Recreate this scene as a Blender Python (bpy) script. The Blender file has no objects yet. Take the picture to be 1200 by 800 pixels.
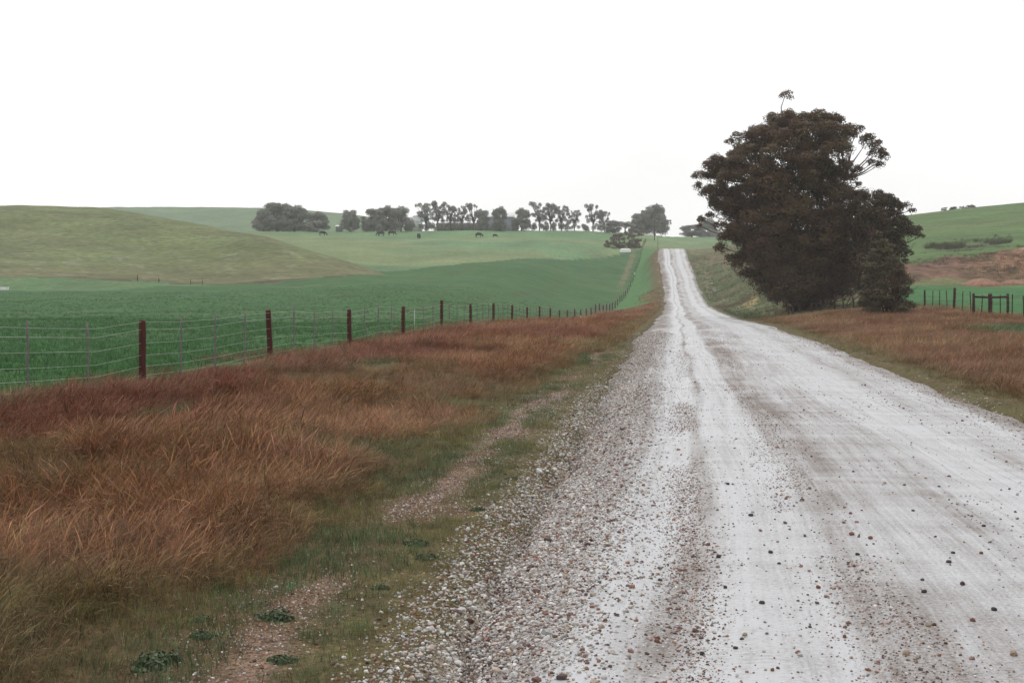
import bpy, bmesh, math, random
import numpy as np
from mathutils import Vector, Matrix
R_ = math.radians
random.seed(7); rng = np.random.default_rng(7)
sc = bpy.context.scene
COL = sc.collection

# ------------------------------------------------------------------ camera, sky, sun, exposure
F = 1667.0            # focal length in photo pixels (50 mm on 36 mm over 1200 px)
EYE = 1.85            # eye height above the road
HROW = 340.0          # photo row of the level horizon
PHI = math.atan(198.0 / F)      # camera looks left of the road direction (+Y)
FW = np.array([-math.sin(PHI), math.cos(PHI)]); RT = np.array([math.cos(PHI), math.sin(PHI)])
cam = bpy.data.cameras.new('camera'); camo = bpy.data.objects.new('camera', cam); COL.objects.link(camo)
cam.lens = 50.0; cam.sensor_width = 36.0; cam.shift_y = -60.0 / 1200.0
cam.clip_start = 0.1; cam.clip_end = 12000
camo.location = (0, 0, EYE); camo.rotation_euler = (R_(90), 0, PHI)
sc.camera = camo

SUN_EL, SUN_AZ = 60.0, -25.0     # soft sun high ahead; azimuth from +Y, positive towards the right
w = bpy.data.worlds.new('World'); sc.world = w; w.use_nodes = True
nt = w.node_tree; nt.nodes.clear()
sky = nt.nodes.new('ShaderNodeTexSky'); sky.sky_type = 'NISHITA'; sky.sun_disc = False
sky.sun_elevation = R_(SUN_EL); sky.sun_rotation = R_(SUN_AZ); sky.dust_density = 6; sky.air_density = 1.0
mx = nt.nodes.new('ShaderNodeMixRGB'); mx.inputs['Fac'].default_value = 0.86
tcw = nt.nodes.new('ShaderNodeTexCoord'); mpw = nt.nodes.new('ShaderNodeMapping'); mpw.inputs['Scale'].default_value = (1.2, 1.2, 4.0)
nzw = nt.nodes.new('ShaderNodeTexNoise'); nzw.inputs['Scale'].default_value = 2.0; nzw.inputs['Detail'].default_value = 5; nzw.inputs['Roughness'].default_value = .45
crw = nt.nodes.new('ShaderNodeValToRGB'); crw.color_ramp.elements[0].position = .3; crw.color_ramp.elements[1].position = .7
crw.color_ramp.elements[0].color = (.905, .905, .91, 1); crw.color_ramp.elements[1].color = (1.12, 1.115, 1.11, 1)
scw = nt.nodes.new('ShaderNodeVectorMath'); scw.operation = 'SCALE'; scw.inputs['Scale'].default_value = 12.2      # closed, bright cloud cover with faint tone
nt.links.new(tcw.outputs['Generated'], mpw.inputs[0]); nt.links.new(mpw.outputs[0], nzw.inputs[0]); nt.links.new(nzw.outputs['Fac'], crw.inputs[0]); nt.links.new(crw.outputs[0], scw.inputs[0]); nt.links.new(scw.outputs[0], mx.inputs['Color2'])
bg = nt.nodes.new('ShaderNodeBackground'); bg.inputs['Strength'].default_value = 0.10
wo = nt.nodes.new('ShaderNodeOutputWorld')
nt.links.new(sky.outputs[0], mx.inputs['Color1']); nt.links.new(mx.outputs[0], bg.inputs['Color']); nt.links.new(bg.outputs[0], wo.inputs[0])
sl = bpy.data.lights.new('sun', 'SUN'); sl.energy = 1.5; sl.angle = R_(25); sl.color = (1, .96, .9)
so = bpy.data.objects.new('sun', sl); COL.objects.link(so)
so.rotation_euler = (R_(90 - SUN_EL), 0, R_(180 - SUN_AZ))
sc.view_settings.view_transform = 'Standard'; sc.view_settings.look = 'None'
sc.view_settings.exposure = 0.0; sc.view_settings.gamma = 1.0; sc.view_settings.use_curve_mapping = False
sc.render.engine = 'CYCLES'; sc.cycles.use_denoising = True; sc.cycles.denoising_prefilter = 'ACCURATE'
sc.cycles.max_bounces = 5; sc.cycles.diffuse_bounces = 3; sc.cycles.glossy_bounces = 2; sc.cycles.transmission_bounces = 2
sc.cycles.volume_bounces = 2; sc.cycles.transparent_max_bounces = 4

# ------------------------------------------------------------------ helpers
def pxd(px, d):                      # photo column + distance -> ground point x, y
    u = (np.asarray(px, float) - 600.0) / F
    d = np.asarray(d, float)
    return d * FW[0] + u * d * RT[0], d * FW[1] + u * d * RT[1]
def zrow(d, row): return EYE - (row - HROW) * d / F
def to_ud(x, y):
    d = x * FW[0] + y * FW[1]; l = x * RT[0] + y * RT[1]
    return l, d
def sstep(a, b, t):
    t = np.clip((t - a) / (b - a), 0, 1); return t * t * (3 - 2 * t)
def _hash(i, j, s):
    n = (i * 374761393 + j * 668265263 + s * 974711) & 0xffffffff
    n = ((n ^ (n >> 13)) * 1274126177) & 0xffffffff
    n = n ^ (n >> 16)
    return (n & 0xffff) / 65535.0
def vnoise(x, y, s=0):
    x = np.asarray(x, float); y = np.asarray(y, float)
    i = np.floor(x).astype(np.int64); j = np.floor(y).astype(np.int64)
    fx = x - i; fy = y - j; fx = fx * fx * (3 - 2 * fx); fy = fy * fy * (3 - 2 * fy)
    a = _hash(i, j, s); b = _hash(i + 1, j, s); c = _hash(i, j + 1, s); e = _hash(i + 1, j + 1, s)
    return (a * (1 - fx) + b * fx) * (1 - fy) + (c * (1 - fx) + e * fx) * fy
def fbm(x, y, s=0, o=4):
    t = 0; a = .5; n = 0
    for k in range(o):
        t = t + a * vnoise(x * 2 ** k + 17.3 * k, y * 2 ** k + 9.1 * k, s + k); n += a; a *= .5
    return t / n
def tag(o, label=None, cat=None, group=None, kind=None):
    if label: o['label'] = label
    if cat: o['category'] = cat
    if group: o['group'] = group
    if kind: o['kind'] = kind
    return o
def link(o, parent=None):
    COL.objects.link(o)
    if parent is not None: o.parent = parent
    return o
def empty(name, loc=(0, 0, 0), rz=0):
    o = bpy.data.objects.new(name, None); o.location = loc; o.rotation_euler = (0, 0, rz); o.empty_display_size = .2
    return link(o)
def mesh_np(name, v, f, mat=None, parent=None, smooth=False, cols=None, attrs=None, linkit=True):
    """v (n,3); f (m,3 or 4) int array, or a list of such arrays"""
    me = bpy.data.meshes.new(name)
    fl = f if isinstance(f, list) else [f]
    fl = [np.asarray(a, np.int32) for a in fl if len(a)]
    loops = np.concatenate([a.ravel() for a in fl]); tot = np.concatenate([np.full(len(a), a.shape[1], np.int32) for a in fl])
    st = np.concatenate([[0], np.cumsum(tot)[:-1]]).astype(np.int32)
    me.vertices.add(len(v)); me.vertices.foreach_set('co', np.asarray(v, np.float32).ravel())
    me.loops.add(len(loops)); me.loops.foreach_set('vertex_index', loops)
    me.polygons.add(len(tot)); me.polygons.foreach_set('loop_start', st); me.polygons.foreach_set('loop_total', tot)
    if smooth: me.polygons.foreach_set('use_smooth', np.ones(len(tot), bool))
    if cols is not None:
        a = me.attributes.new('col', 'FLOAT_COLOR', 'POINT')
        c4 = np.ones((len(v), 4), np.float32); c4[:, :3] = cols; a.data.foreach_set('color', c4.ravel())
    for k, arr in (attrs or {}).items():
        a = me.attributes.new(k, 'FLOAT', 'POINT'); a.data.foreach_set('value', np.asarray(arr, np.float32))
    me.update(); me.validate()
    if mat: me.materials.append(mat)
    o = bpy.data.objects.new(name, me)
    if linkit: link(o, parent)
    return o
class MB:
    """collects boxes and tubes into one mesh"""
    def __init__(s): s.v = []; s.f3 = []; s.f4 = []; s.n = 0
    def add(s, v, f4=(), f3=()):
        s.v.append(np.asarray(v, float))
        if len(f4): s.f4.append(np.asarray(f4) + s.n)
        if len(f3): s.f3.append(np.asarray(f3) + s.n)
        s.n += len(v)
    def box(s, x0, x1, y0, y1, z0, z1):
        v = [(x, y, z) for z in (z0, z1) for y in (y0, y1) for x in (x0, x1)]
        s.add(v, [(0, 2, 3, 1), (4, 5, 7, 6), (0, 1, 5, 4), (2, 6, 7, 3), (0, 4, 6, 2), (1, 3, 7, 5)])
    def tube(s, pts, rad, n=6, jit=0):
        pts = np.asarray(pts, float); k = len(pts)
        rad = np.broadcast_to(np.asarray(rad, float), (k,))
        t = np.gradient(pts, axis=0); t /= np.linalg.norm(t, axis=1)[:, None] + 1e-9
        ref = np.array([0, 0, 1.0]) if abs(t[:, 2]).mean() < .8 else np.array([1.0, 0, 0])
        a = np.cross(t, ref); a /= np.linalg.norm(a, axis=1)[:, None] + 1e-9
        b = np.cross(t, a)
        th = np.arange(n) * 2 * math.pi / n
        rr = rad[:, None] * (1 + jit * (rng.random((k, n)) - .5))
        ring = pts[:, None, :] + rr[..., None] * (np.cos(th)[None, :, None] * a[:, None, :] + np.sin(th)[None, :, None] * b[:, None, :])
        v = ring.reshape(-1, 3); q = []
        for i in range(k - 1):
            for j in range(n):
                q.append((i * n + j, (i + 1) * n + j, (i + 1) * n + (j + 1) % n, i * n + (j + 1) % n))
        v = np.vstack([v, pts[0], pts[-1]]); c0 = k * n; c1 = c0 + 1
        f3 = [(c0, j, (j + 1) % n) for j in range(n)] + [(c1, (k - 1) * n + (j + 1) % n, (k - 1) * n + j) for j in range(n)]
        s.add(v, q, f3)
    def build(s, name, mat, parent=None, smooth=False, linkit=True):
        f = []
        if s.f4: f.append(np.vstack(s.f4))
        if s.f3: f.append(np.vstack(s.f3))
        return mesh_np(name, np.vstack(s.v), f, mat, parent, smooth, linkit=linkit)

# ------------------------------------------------------------------ materials
def new_mat(name):
    m = bpy.data.materials.new(name); m.use_nodes = True
    t = m.node_tree; b = t.nodes['Principled BSDF']; b.inputs['Specular IOR Level'].default_value = .25
    return m, t, b
def N(t, kind, **kw):
    n = t.nodes.new(kind)
    for k, v in kw.items():
        if k in n.inputs: n.inputs[k].default_value = v
        else: setattr(n, k, v)
    return n
def noise(t, vec, scale, detail=4, rough=.6):
    n = N(t, 'ShaderNodeTexNoise'); n.inputs['Scale'].default_value = scale; n.inputs['Detail'].default_value = detail; n.inputs['Roughness'].default_value = rough
    if vec is not None: t.links.new(vec, n.inputs['Vector'])
    return n.outputs['Fac']
def remap(t, fac, lo, hi, a=0.0, b=1.0):
    n = N(t, 'ShaderNodeMapRange'); n.inputs['From Min'].default_value = a; n.inputs['From Max'].default_value = b
    n.inputs['To Min'].default_value = lo; n.inputs['To Max'].default_value = hi
    t.links.new(fac, n.inputs['Value']); return n.outputs['Result']
def math_n(t, op, a, b=None):
    n = N(t, 'ShaderNodeMath', operation=op)
    for i, v in enumerate((a, b)):
        if v is None: continue
        if isinstance(v, (int, float)): n.inputs[i].default_value = v
        else: t.links.new(v, n.inputs[i])
    return n.outputs[0]
def mul_col(t, col, fac):
    n = N(t, 'ShaderNodeVectorMath', operation='SCALE'); t.links.new(col, n.inputs[0]); t.links.new(fac, n.inputs['Scale']); return n.outputs[0]
def mixc(t, fac, a, b):
    n = N(t, 'ShaderNodeMixRGB')
    for i, v in zip(('Fac', 'Color1', 'Color2'), (fac, a, b)):
        if isinstance(v, (int, float)): n.inputs[i].default_value = v
        elif isinstance(v, tuple): n.inputs[i].default_value = (*v, 1) if len(v) == 3 else v
        else: t.links.new(v, n.inputs[i])
    return n.outputs[0]
def bump(t, b, h, strength, dist):
    n = N(t, 'ShaderNodeBump'); n.inputs['Strength'].default_value = strength; n.inputs['Distance'].default_value = dist
    t.links.new(h, n.inputs['Height']); t.links.new(n.outputs[0], b.inputs['Normal'])
def ground_mat(name, scales=(6.0, .5), amp=(.5, .3), stretch=(1, 1, 1), bumpd=.05, tintb=None):
    m, t, b = new_mat(name)
    g = N(t, 'ShaderNodeNewGeometry'); a = N(t, 'ShaderNodeAttribute', attribute_name='col')
    mp = N(t, 'ShaderNodeMapping'); mp.inputs['Scale'].default_value = stretch; t.links.new(g.outputs['Position'], mp.inputs['Vector'])
    n1 = noise(t, mp.outputs[0], scales[0], 6, .7); n2 = noise(t, mp.outputs[0], scales[1], 4, .6)
    f1 = remap(t, n1, 1 - amp[0], 1 + amp[0], .3, .7); f2 = remap(t, n2, 1 - amp[1], 1 + amp[1], .3, .7)
    c = mul_col(t, a.outputs['Color'], math_n(t, 'MULTIPLY', f1, f2))
    if tintb:
        n3 = noise(t, mp.outputs[0], scales[0] * .37, 5, .65)
        c = mixc(t, remap(t, n3, 0, tintb[1], .48, .66), c, tintb[0])
    t.links.new(c, b.inputs['Base Color']); b.inputs['Roughness'].default_value = .95; b.inputs['Specular IOR Level'].default_value = .1
    bump(t, b, n1, .6, bumpd)
    return m
def tint_mat(name, rough=.7, trans=0.0, nscale=None, spec=.2):
    """colour from the instance (or vertex) colour"""
    m, t, b = new_mat(name)
    a = N(t, 'ShaderNodeAttribute', attribute_name='tint', attribute_type='INSTANCER')
    c = a.outputs['Color']
    if nscale:
        g = N(t, 'ShaderNodeNewGeometry'); c = mul_col(t, c, remap(t, noise(t, g.outputs['Position'], nscale, 3), .6, 1.4, .3, .7))
    if trans:
        gi_ = N(t, 'ShaderNodeNewGeometry'); c = mul_col(t, c, remap(t, gi_.outputs['Random Per Island'], .38, 1.75))
    t.links.new(c, b.inputs['Base Color']); b.inputs['Roughness'].default_value = rough; b.inputs['Specular IOR Level'].default_value = spec
    if trans:
        tr = N(t, 'ShaderNodeBsdfTranslucent'); t.links.new(c, tr.inputs['Color'])
        ms = N(t, 'ShaderNodeMixShader'); ms.inputs[0].default_value = trans
        t.links.new(b.outputs[0], ms.inputs[1]); t.links.new(tr.outputs[0], ms.inputs[2])
        t.links.new(ms.outputs[0], t.nodes['Material Output'].inputs[0])
    return m
def leaf_mat(name, trans=.2):
    m, t, b = new_mat(name)
    a = N(t, 'ShaderNodeAttribute', attribute_name='col'); c = a.outputs['Color']
    t.links.new(c, b.inputs['Base Color']); b.inputs['Roughness'].default_value = .6; b.inputs['Specular IOR Level'].default_value = .2
    tr = N(t, 'ShaderNodeBsdfTranslucent'); t.links.new(c, tr.inputs['Color'])
    ms = N(t, 'ShaderNodeMixShader'); ms.inputs[0].default_value = trans
    t.links.new(b.outputs[0], ms.inputs[1]); t.links.new(tr.outputs[0], ms.inputs[2])
    t.links.new(ms.outputs[0], t.nodes['Material Output'].inputs[0])
    return m
def plain(name, col, rough=.8, var=.25, scale=8.0, stretch=(1, 1, 1), metal=0, coord='Object', bumpd=0):
    m, t, b = new_mat(name)
    tc = N(t, 'ShaderNodeTexCoord'); mp = N(t, 'ShaderNodeMapping'); mp.inputs['Scale'].default_value = stretch
    t.links.new(tc.outputs[coord], mp.inputs['Vector'])
    n = noise(t, mp.outputs[0], scale, 5, .65)
    rgb = N(t, 'ShaderNodeRGB'); rgb.outputs[0].default_value = (*col, 1)
    t.links.new(mul_col(t, rgb.outputs[0], remap(t, n, 1 - var, 1 + var, .3, .7)), b.inputs['Base Color'])
    b.inputs['Roughness'].default_value = rough; b.inputs['Metallic'].default_value = metal
    if bumpd: bump(t, b, n, .8, bumpd)
    return m
M = dict(
    verge=ground_mat('verge_soil', (22, 2.5), (.75, .35), bumpd=.05, tintb=((.085, .062, .035), .7)),
    crop=ground_mat('crop_green', (3.6, .25), (.55, .26), bumpd=.05, tintb=((.075, .125, .045), .30)),
    past=ground_mat('pasture_green', (1.5, .08), (.42, .26), (1, .5, 1), .1, ((.17, .185, .085), .45)),
    hill=ground_mat('hill_turf', (1.1, .11), (.55, .28), (.55, 1, 1.6), .2, ((.15, .13, .075), .4)),
    rhill=ground_mat('right_hill_turf', (1.8, .14), (.5, .28), (.6, 1, 1.5), .15, ((.10, .115, .05), .6)),
    bank=ground_mat('earth_bank', (.8, .16), (.55, .35), (1, 1, 1.6), .5, ((.10, .05, .035), .8)),
    post=plain('post_timber', (.060, .016, .013), .85, .35, 14, (1, 1, .2), bumpd=.004),
    dropper=plain('dropper_metal', (.15, .125, .13), .6, .3, 20, metal=.0),
    wire=plain('galvanised_wire', (.42, .44, .40), .45, .1, 5, metal=.6),
    dpost=plain('dark_timber', (.040, .016, .013), .85, .3, 14, (1, 1, .2), bumpd=.004),
    white=plain('white_paint', (.75, .75, .72), .6, .1, 6),
    bark=plain('bark', (.085, .045, .036), .9, .4, 3, (1, 1, .3)),
    fbark=plain('far_bark', (.05, .042, .038), .9, .3, 2),
    cow=plain('cow_hide', (.008, .007, .007), .7, .3, 3),
    shedw=plain('shed_wall', (.20, .215, .25), .7, .15, 1.5, (1, 1, .2)),
    shedr=plain('shed_roof', (.62, .64, .64), .5, .08, 1),
    dark=plain('dark_boards', (.07, .06, .055), .9, .3, 2),
    straw=plain('straw', (.42, .33, .15), .95, .3, 6),
    grass=tint_mat('grass_blade', .65, .22),
    stone=tint_mat('pebble', .75, 0, 40),
    leaf=leaf_mat('leaf', .03), fleaf=leaf_mat('far_leaf', .1),
    soil=plain('heaped_earth', (.24, .135, .095), .95, .3, 2.5, bumpd=.1),
)

# ------------------------------------------------------------------ terrain
def zfix(k):   # knot: (d, row) or (d, 'z', value)
    return (k[0], k[2]) if len(k) == 3 else (k[0], zrow(k[0], k[1]))
z_ = 'z'
COLS = {
 -600: [(25,z_,-.1),(60,z_,-.3),(120,z_,-.3),(200,342),(232,327),(330,252),(430,z_,14),(560,z_,16),(900,252),(1400,z_,40)],
 0:    [(20,z_,-.05),(60,z_,-.3),(120,z_,-.4),(200,341.5),(232,325.5),(270,298),(330,242),(350,241.5),(430,z_,16),(560,z_,18),(900,246),(1400,z_,40)],
 100:  [(20,z_,-.05),(60,z_,-.3),(120,z_,-.4),(200,341),(232,327),(270,299),(328,243.5),(345,243.5),(430,z_,15),(560,z_,18),(900,245),(1400,z_,40)],
 150:  [(20,z_,-.05),(60,z_,-.3),(120,z_,-.4),(200,341),(232,329),(270,301),(322,248),(335,248),(430,z_,15),(560,z_,18),(900,244),(1400,z_,40)],
 200:  [(20,z_,-.05),(60,z_,-.3),(120,z_,-.4),(200,340),(232,331.5),(270,303),(312,257),(322,257),(400,z_,15.5),(480,272),(600,z_,22),(900,243.5),(1400,z_,40)],
 250:  [(20,z_,-.05),(60,z_,-.3),(120,z_,-.5),(200,340),(232,332.5),(270,302),(300,266),(312,266),(380,z_,14.5),(480,271.5),(620,z_,24),(900,243.5),(1400,z_,40)],
 300:  [(20,z_,-.05),(60,z_,-.3),(120,z_,-.6),(200,340),(232,332),(262,305),(288,276),(300,276),(350,z_,13),(480,271),(620,z_,25),(900,244.5),(1400,z_,40)],
 350:  [(60,z_,-.3),(120,z_,-.6),(200,340),(235,328.5),(262,303),(278,291),(290,290.5),(340,z_,12),(450,277),(480,271),(620,z_,25),(900,247),(1400,z_,40)],
 400:  [(60,z_,-.3),(120,z_,-.6),(200,338),(240,324),(258,310),(268,305),(280,305),(350,292),(450,277),(480,271),(620,z_,25),(900,251),(1400,z_,40)],
 455:  [(60,z_,-.3),(120,z_,-.6),(200,336),(270,318.5),(310,306),(360,294),(450,277),(485,271),(620,z_,25),(900,259),(1400,z_,40)],
 520:  [(60,z_,-.3),(120,z_,-.6),(200,338),(292,312),(330,301),(370,290.5),(450,277),(488,271),(650,z_,24),(900,z_,34),(1400,z_,30)],
 600:  [(60,z_,-.2),(120,z_,-.8),(150,356),(200,342),(250,326),(320,304.5),(370,290),(450,276),(490,270.5),(650,z_,23),(1400,z_,25)],
 670:  [(60,z_,-.1),(120,z_,-1),(150,366),(200,353),(250,338),(300,319),(355,298.5),(400,287),(450,278),(490,270.5),(650,z_,22),(1400,z_,25)],
 735:  [(60,z_,0),(120,z_,-1),(200,360),(250,346),(300,329),(345,310),(392,292.5),(430,285),(490,275.5),(520,273),(650,z_,22),(1400,z_,25)],
 760:  [(60,z_,0),(120,z_,-.8),(200,360),(250,345),(300,325),(345,308),(392,291),(430,284),(490,278.5),(530,276.5),(700,z_,20),(1400,z_,25)],
 800:  [(60,z_,0),(120,z_,-.4),(200,359),(250,342),(300,317),(345,293),(360,z_,12.2),(405,z_,12.4),(520,279.5),(570,278.5),(800,z_,20),(1400,z_,25)],
 850:  [(60,z_,.1),(110,z_,.0),(150,352),(200,341),(250,323),(300,302),(335,287),(360,z_,13),(420,z_,13.5),(520,280.5),(600,279),(800,z_,20),(1400,z_,25)],
 900:  [(60,z_,.1),(115,z_,.25),(150,343),(200,322),(250,304),(330,281),(420,z_,16),(520,281),(600,z_,22),(1400,z_,25)],
 1000: [(40,z_,.1),(75,z_,.3),(115,z_,.45),(150,342),(180,325),(250,290),(330,263),(450,z_,22),(1400,z_,25)],
 1080: [(20,z_,0),(50,z_,.15),(77,z_,.35),(110,357),(150,335),(172,311),(200,297),(330,250.5),(345,250),(430,z_,20),(1400,z_,25)],
 1140: [(20,z_,0),(50,z_,.15),(77,z_,.35),(110,356),(152,334),(172,308),(200,294),(332,244),(345,244),(430,z_,21),(1400,z_,25)],
 1200: [(15,z_,0),(50,z_,.2),(77,z_,.35),(110,355),(155,333),(172,305),(200,290),(335,237.5),(350,237.5),(430,z_,22),(1400,z_,25)],
 1800: [(12,z_,0),(50,z_,.25),(77,z_,.4),(110,353),(155,330),(172,303),(200,286),(335,226),(350,226),(430,z_,24),(1400,z_,25)],
}
def pchip(xk, yk, x):
    xk = np.asarray(xk, float); yk = np.asarray(yk, float); h = np.diff(xk); dl = np.diff(yk) / h
    m = np.zeros(len(xk)); m[0] = dl[0]; m[-1] = dl[-1]
    for i in range(1, len(xk) - 1):
        if dl[i - 1] * dl[i] > 0:
            w1 = 2 * h[i] + h[i - 1]; w2 = h[i] + 2 * h[i - 1]
            m[i] = (w1 + w2) / (w1 / dl[i - 1] + w2 / dl[i])
    x = np.clip(x, xk[0], xk[-1]); i = np.clip(np.searchsorted(xk, x) - 1, 0, len(xk) - 2)
    s = (x - xk[i]) / h[i]
    return ((1 + 2 * s) * (1 - s) ** 2 * yk[i] + s * (1 - s) ** 2 * h[i] * m[i] + s * s * (3 - 2 * s) * yk[i + 1] + s * s * (s - 1) * h[i] * m[i + 1])
DG = np.concatenate([np.arange(0, 700, 2.5), np.arange(700, 3001, 25.)])
PG = np.arange(-600, 1801, 10.)
_cp = sorted(COLS); _T0 = []
for c in _cp:
    kn = [(0, 0.0)] + [zfix(k) for k in COLS[c]] + [(3000, 20.0)]
    _T0.append(pchip([k[0] for k in kn], [k[1] for k in kn], DG))
_T0 = np.array(_T0); TT = np.array([pchip(_cp, _T0[:, j], PG) for j in range(len(DG))]).T
for _ in range(2):
    TT[1:-1] = .25 * TT[:-2] + .5 * TT[1:-1] + .25 * TT[2:]
    TT[:, 1:-1] = .2 * TT[:, :-2] + .6 * TT[:, 1:-1] + .2 * TT[:, 2:]
def zbase(x, y):
    l, d = to_ud(x, y); r = np.hypot(l, d); az = np.clip(np.arctan2(l, d), -.6, .6)
    dd = np.clip(r * np.cos(az), 0, 2999); px = np.clip(np.tan(az) * F + 600, -600, 1799.9)
    i = (px + 600) / 10; i0 = np.clip(i.astype(int), 0, len(PG) - 2); fi = np.clip(i - i0, 0, 1)
    j0 = np.clip(np.searchsorted(DG, dd, side='right') - 1, 0, len(DG) - 2); fj = (dd - DG[j0]) / (DG[j0 + 1] - DG[j0])
    return (TT[i0, j0] * (1 - fj) + TT[i0, j0 + 1] * fj) * (1 - fi) + (TT[i0 + 1, j0] * (1 - fj) + TT[i0 + 1, j0 + 1] * fj) * fi
RK = [(-60,1.9),(0,1.8),(70,1.6),(110,1.35),(200,1.0),(270,0.0),(345,-2.0),(375,-2.3),(400,1.0),(430,12.),(470,40.),(600,150.)]
RZ = [(-60,0),(0,0),(70,.03),(110,-.35),(160,-.5),(200,-.42),(230,.45),(260,2.3),(290,5.0),(320,8.45),(345,11.5),(362,12.25),(405,12.4),(600,20)]
def road_x(y): return pchip([k[0] for k in RK], [k[1] for k in RK], np.asarray(y, float))
def road_z(y): return pchip([k[0] for k in RZ], [k[1] for k in RZ], np.asarray(y, float))
RW = 3.0
def edge_off(y, side):
    return ((fbm(y / 2.3, y * 0 + side * 7.7, 81, 3) - .5) * .55 + (fbm(y / 9., y * 0 + side * 3.3, 82, 2) - .5) * .5) * sstep(-5, 6, y)
def warp_lat(l, y): return l * (1 + edge_off(y, np.sign(l)) / RW * (np.abs(l) / RW) ** 3)
def unwarp_lat(la, y):
    l = la
    for _ in range(3): l = la / (1 + edge_off(y, np.sign(la)) / RW * np.clip(np.abs(l) / RW, 0, 1.3) ** 3)
    return l
FX = -10.72
FZ = [(-60,-.1),(0,0),(30,0),(62,-.02),(82,-.2),(100,-.55),(118,-.92),(136,-1.36),(154,-1.5),(172,-1.4),(207,-1.35),(242,-.85),(278,.6),(296,1.7),(322,4.1),(345,6.6),(367,9.0),(394,12.4),(420,15.6),(460,18.5),(520,22)]
def fence_z(y): return pchip([k[0] for k in FZ], [k[1] for k in FZ], np.asarray(y, float))
def ground_z(x, y, cut=True):
    x = np.asarray(x, float); y = np.asarray(y, float)
    zb = zbase(x, y); rx = road_x(y); rz = road_z(y); fz = fence_z(y)
    s = np.clip((x - FX) / (rx - RW - FX), 0, 1); s = s * s * (3 - 2 * s)
    mid = fz * (1 - s) + rz * s
    wl = sstep(0, 1, (FX - x) / (10 + .05 * np.abs(y)))
    wr = sstep(0, 1, (x - rx - RW - .5) / (4 + .03 * np.abs(y)))
    z = np.where(x < FX, fz * (1 - wl) + zb * wl, np.where(x > rx + RW, rz * (1 - wr) + zb * wr, mid))
    fade = sstep(370, 430, y); z = z * (1 - fade) + zb * fade
    # small swells of the verges and fields
    near = sstep(.2, 2.5, np.abs(x - rx) - RW)
    z = z + near * ((fbm(x / 2.6, y / 2.6, 3, 3) - .5) * (.30 + .40 * sstep(-3.2, -5., x) * sstep(FX + .3, FX + 2, x)) * (np.abs(x - 2) < 22) + (fbm(x / 14., y / 14., 5, 3) - .5) * np.clip(np.hypot(x, y) / 150., 0, 1) * .8)
    if cut:
        inr = sstep(RW + .45, RW - .3, np.abs(x - rx) - edge_off(y, np.sign(x - rx))) * (y < 470) * (y > -60)
        z = z - inr * (.35 + np.clip(y, 0, 400) * .002)
    return z
def gz(x, y): return float(ground_z(np.array([x]), np.array([y]))[0])

# grid round the camera: dense inside the view, coarse behind it
az = np.concatenate([np.linspace(-math.pi, -.5, 28)[:-1], np.linspace(-.5, -.375, 10)[:-1], np.linspace(-.375, .375, 520), np.linspace(.375, .5, 10)[1:], np.linspace(.5, math.pi, 28)[1:]])
rr = np.concatenate([np.array([0.5, 2, 4]), np.geomspace(5.5, 60, 190), np.geomspace(61, 420, 190)[0:], np.geomspace(425, 1000, 60), np.geomspace(1050, 1700, 10)])
A, RR = np.meshgrid(az, rr, indexing='ij')
L = RR * np.sin(A); D = RR * np.cos(A)
GX = L * RT[0] + D * FW[0]; GY = L * RT[1] + D * FW[1]
GZ = ground_z(GX, GY)
PXA = np.where(np.abs(A) < 1.2, np.tan(np.clip(A, -1.2, 1.2)) * F + 600, np.sign(A) * 4000)
def lerp_k(k, x): return np.interp(x, [a for a, b in k], [b for a, b in k])
CROP_D = [(-600,196),(0,200),(120,203),(262,233),(350,238),(455,270),(520,292),(600,320),(670,355),(735,392),(760,400)]
HILL0 = [(-600,232),(0,232),(262,233),(350,236),(400,240),(455,252)]
HILL1 = [(-600,400),(0,400),(200,370),(300,325),(400,284),(455,256)]
def region(x, y, px, d):
    nj = (fbm(x / 5, y / 5, 40, 2) - .5)
    r = np.zeros(x.shape, int)                                    # 0 verge ground
    left = (x < FX) | ((y > 400) & (px < 775))
    cd = lerp_k(CROP_D, px) + nj * 3
    r = np.where(left, 2, r)                                       # 2 pasture
    r = np.where(left & (d < cd), 1, r)                            # 1 crop field
    r = np.where(left & (px < 455) & (d > lerp_k(HILL0, px) + nj * 4) & (d < lerp_k(HILL1, px)), 3, r)   # 3 brown hill
    r = np.where((y > 365 + nj * 4) & (px >= 775) & (px < 900), 2, r)
    r = np.where((d > 640) & (px < 900), 4, r)                     # 4 far hill
    rgt = (x > 18 + nj * 1.5) & (y > -100) & (px > 700)
    r = np.where(rgt, 5, r)                                        # 5 right paddock
    bd = 156 + nj * 10
    r = np.where(rgt & (d > bd), 6, r)                             # 6 earth bank
    hd = lerp_k([(900,150),(1000,168),(1080,181),(1140,187),(1200,199),(1300,205)], px) + nj * 16
    r = np.where(rgt & (d > hd), 7, r)                             # 7 right hill
    r = np.where((x > 15) & (px < 1000) & (px >= 850) & (d > 140) & (r == 5), 7, r)
    r = np.where((px >= 900) & (d > 365), 7, r)
    r = np.where((y < -100) & (r == 0), 2, r)
    return r
def C(*c): return np.array(c)
def lerpc(c, t, e): return c * (1 - t[..., None]) + e * t[..., None]
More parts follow.
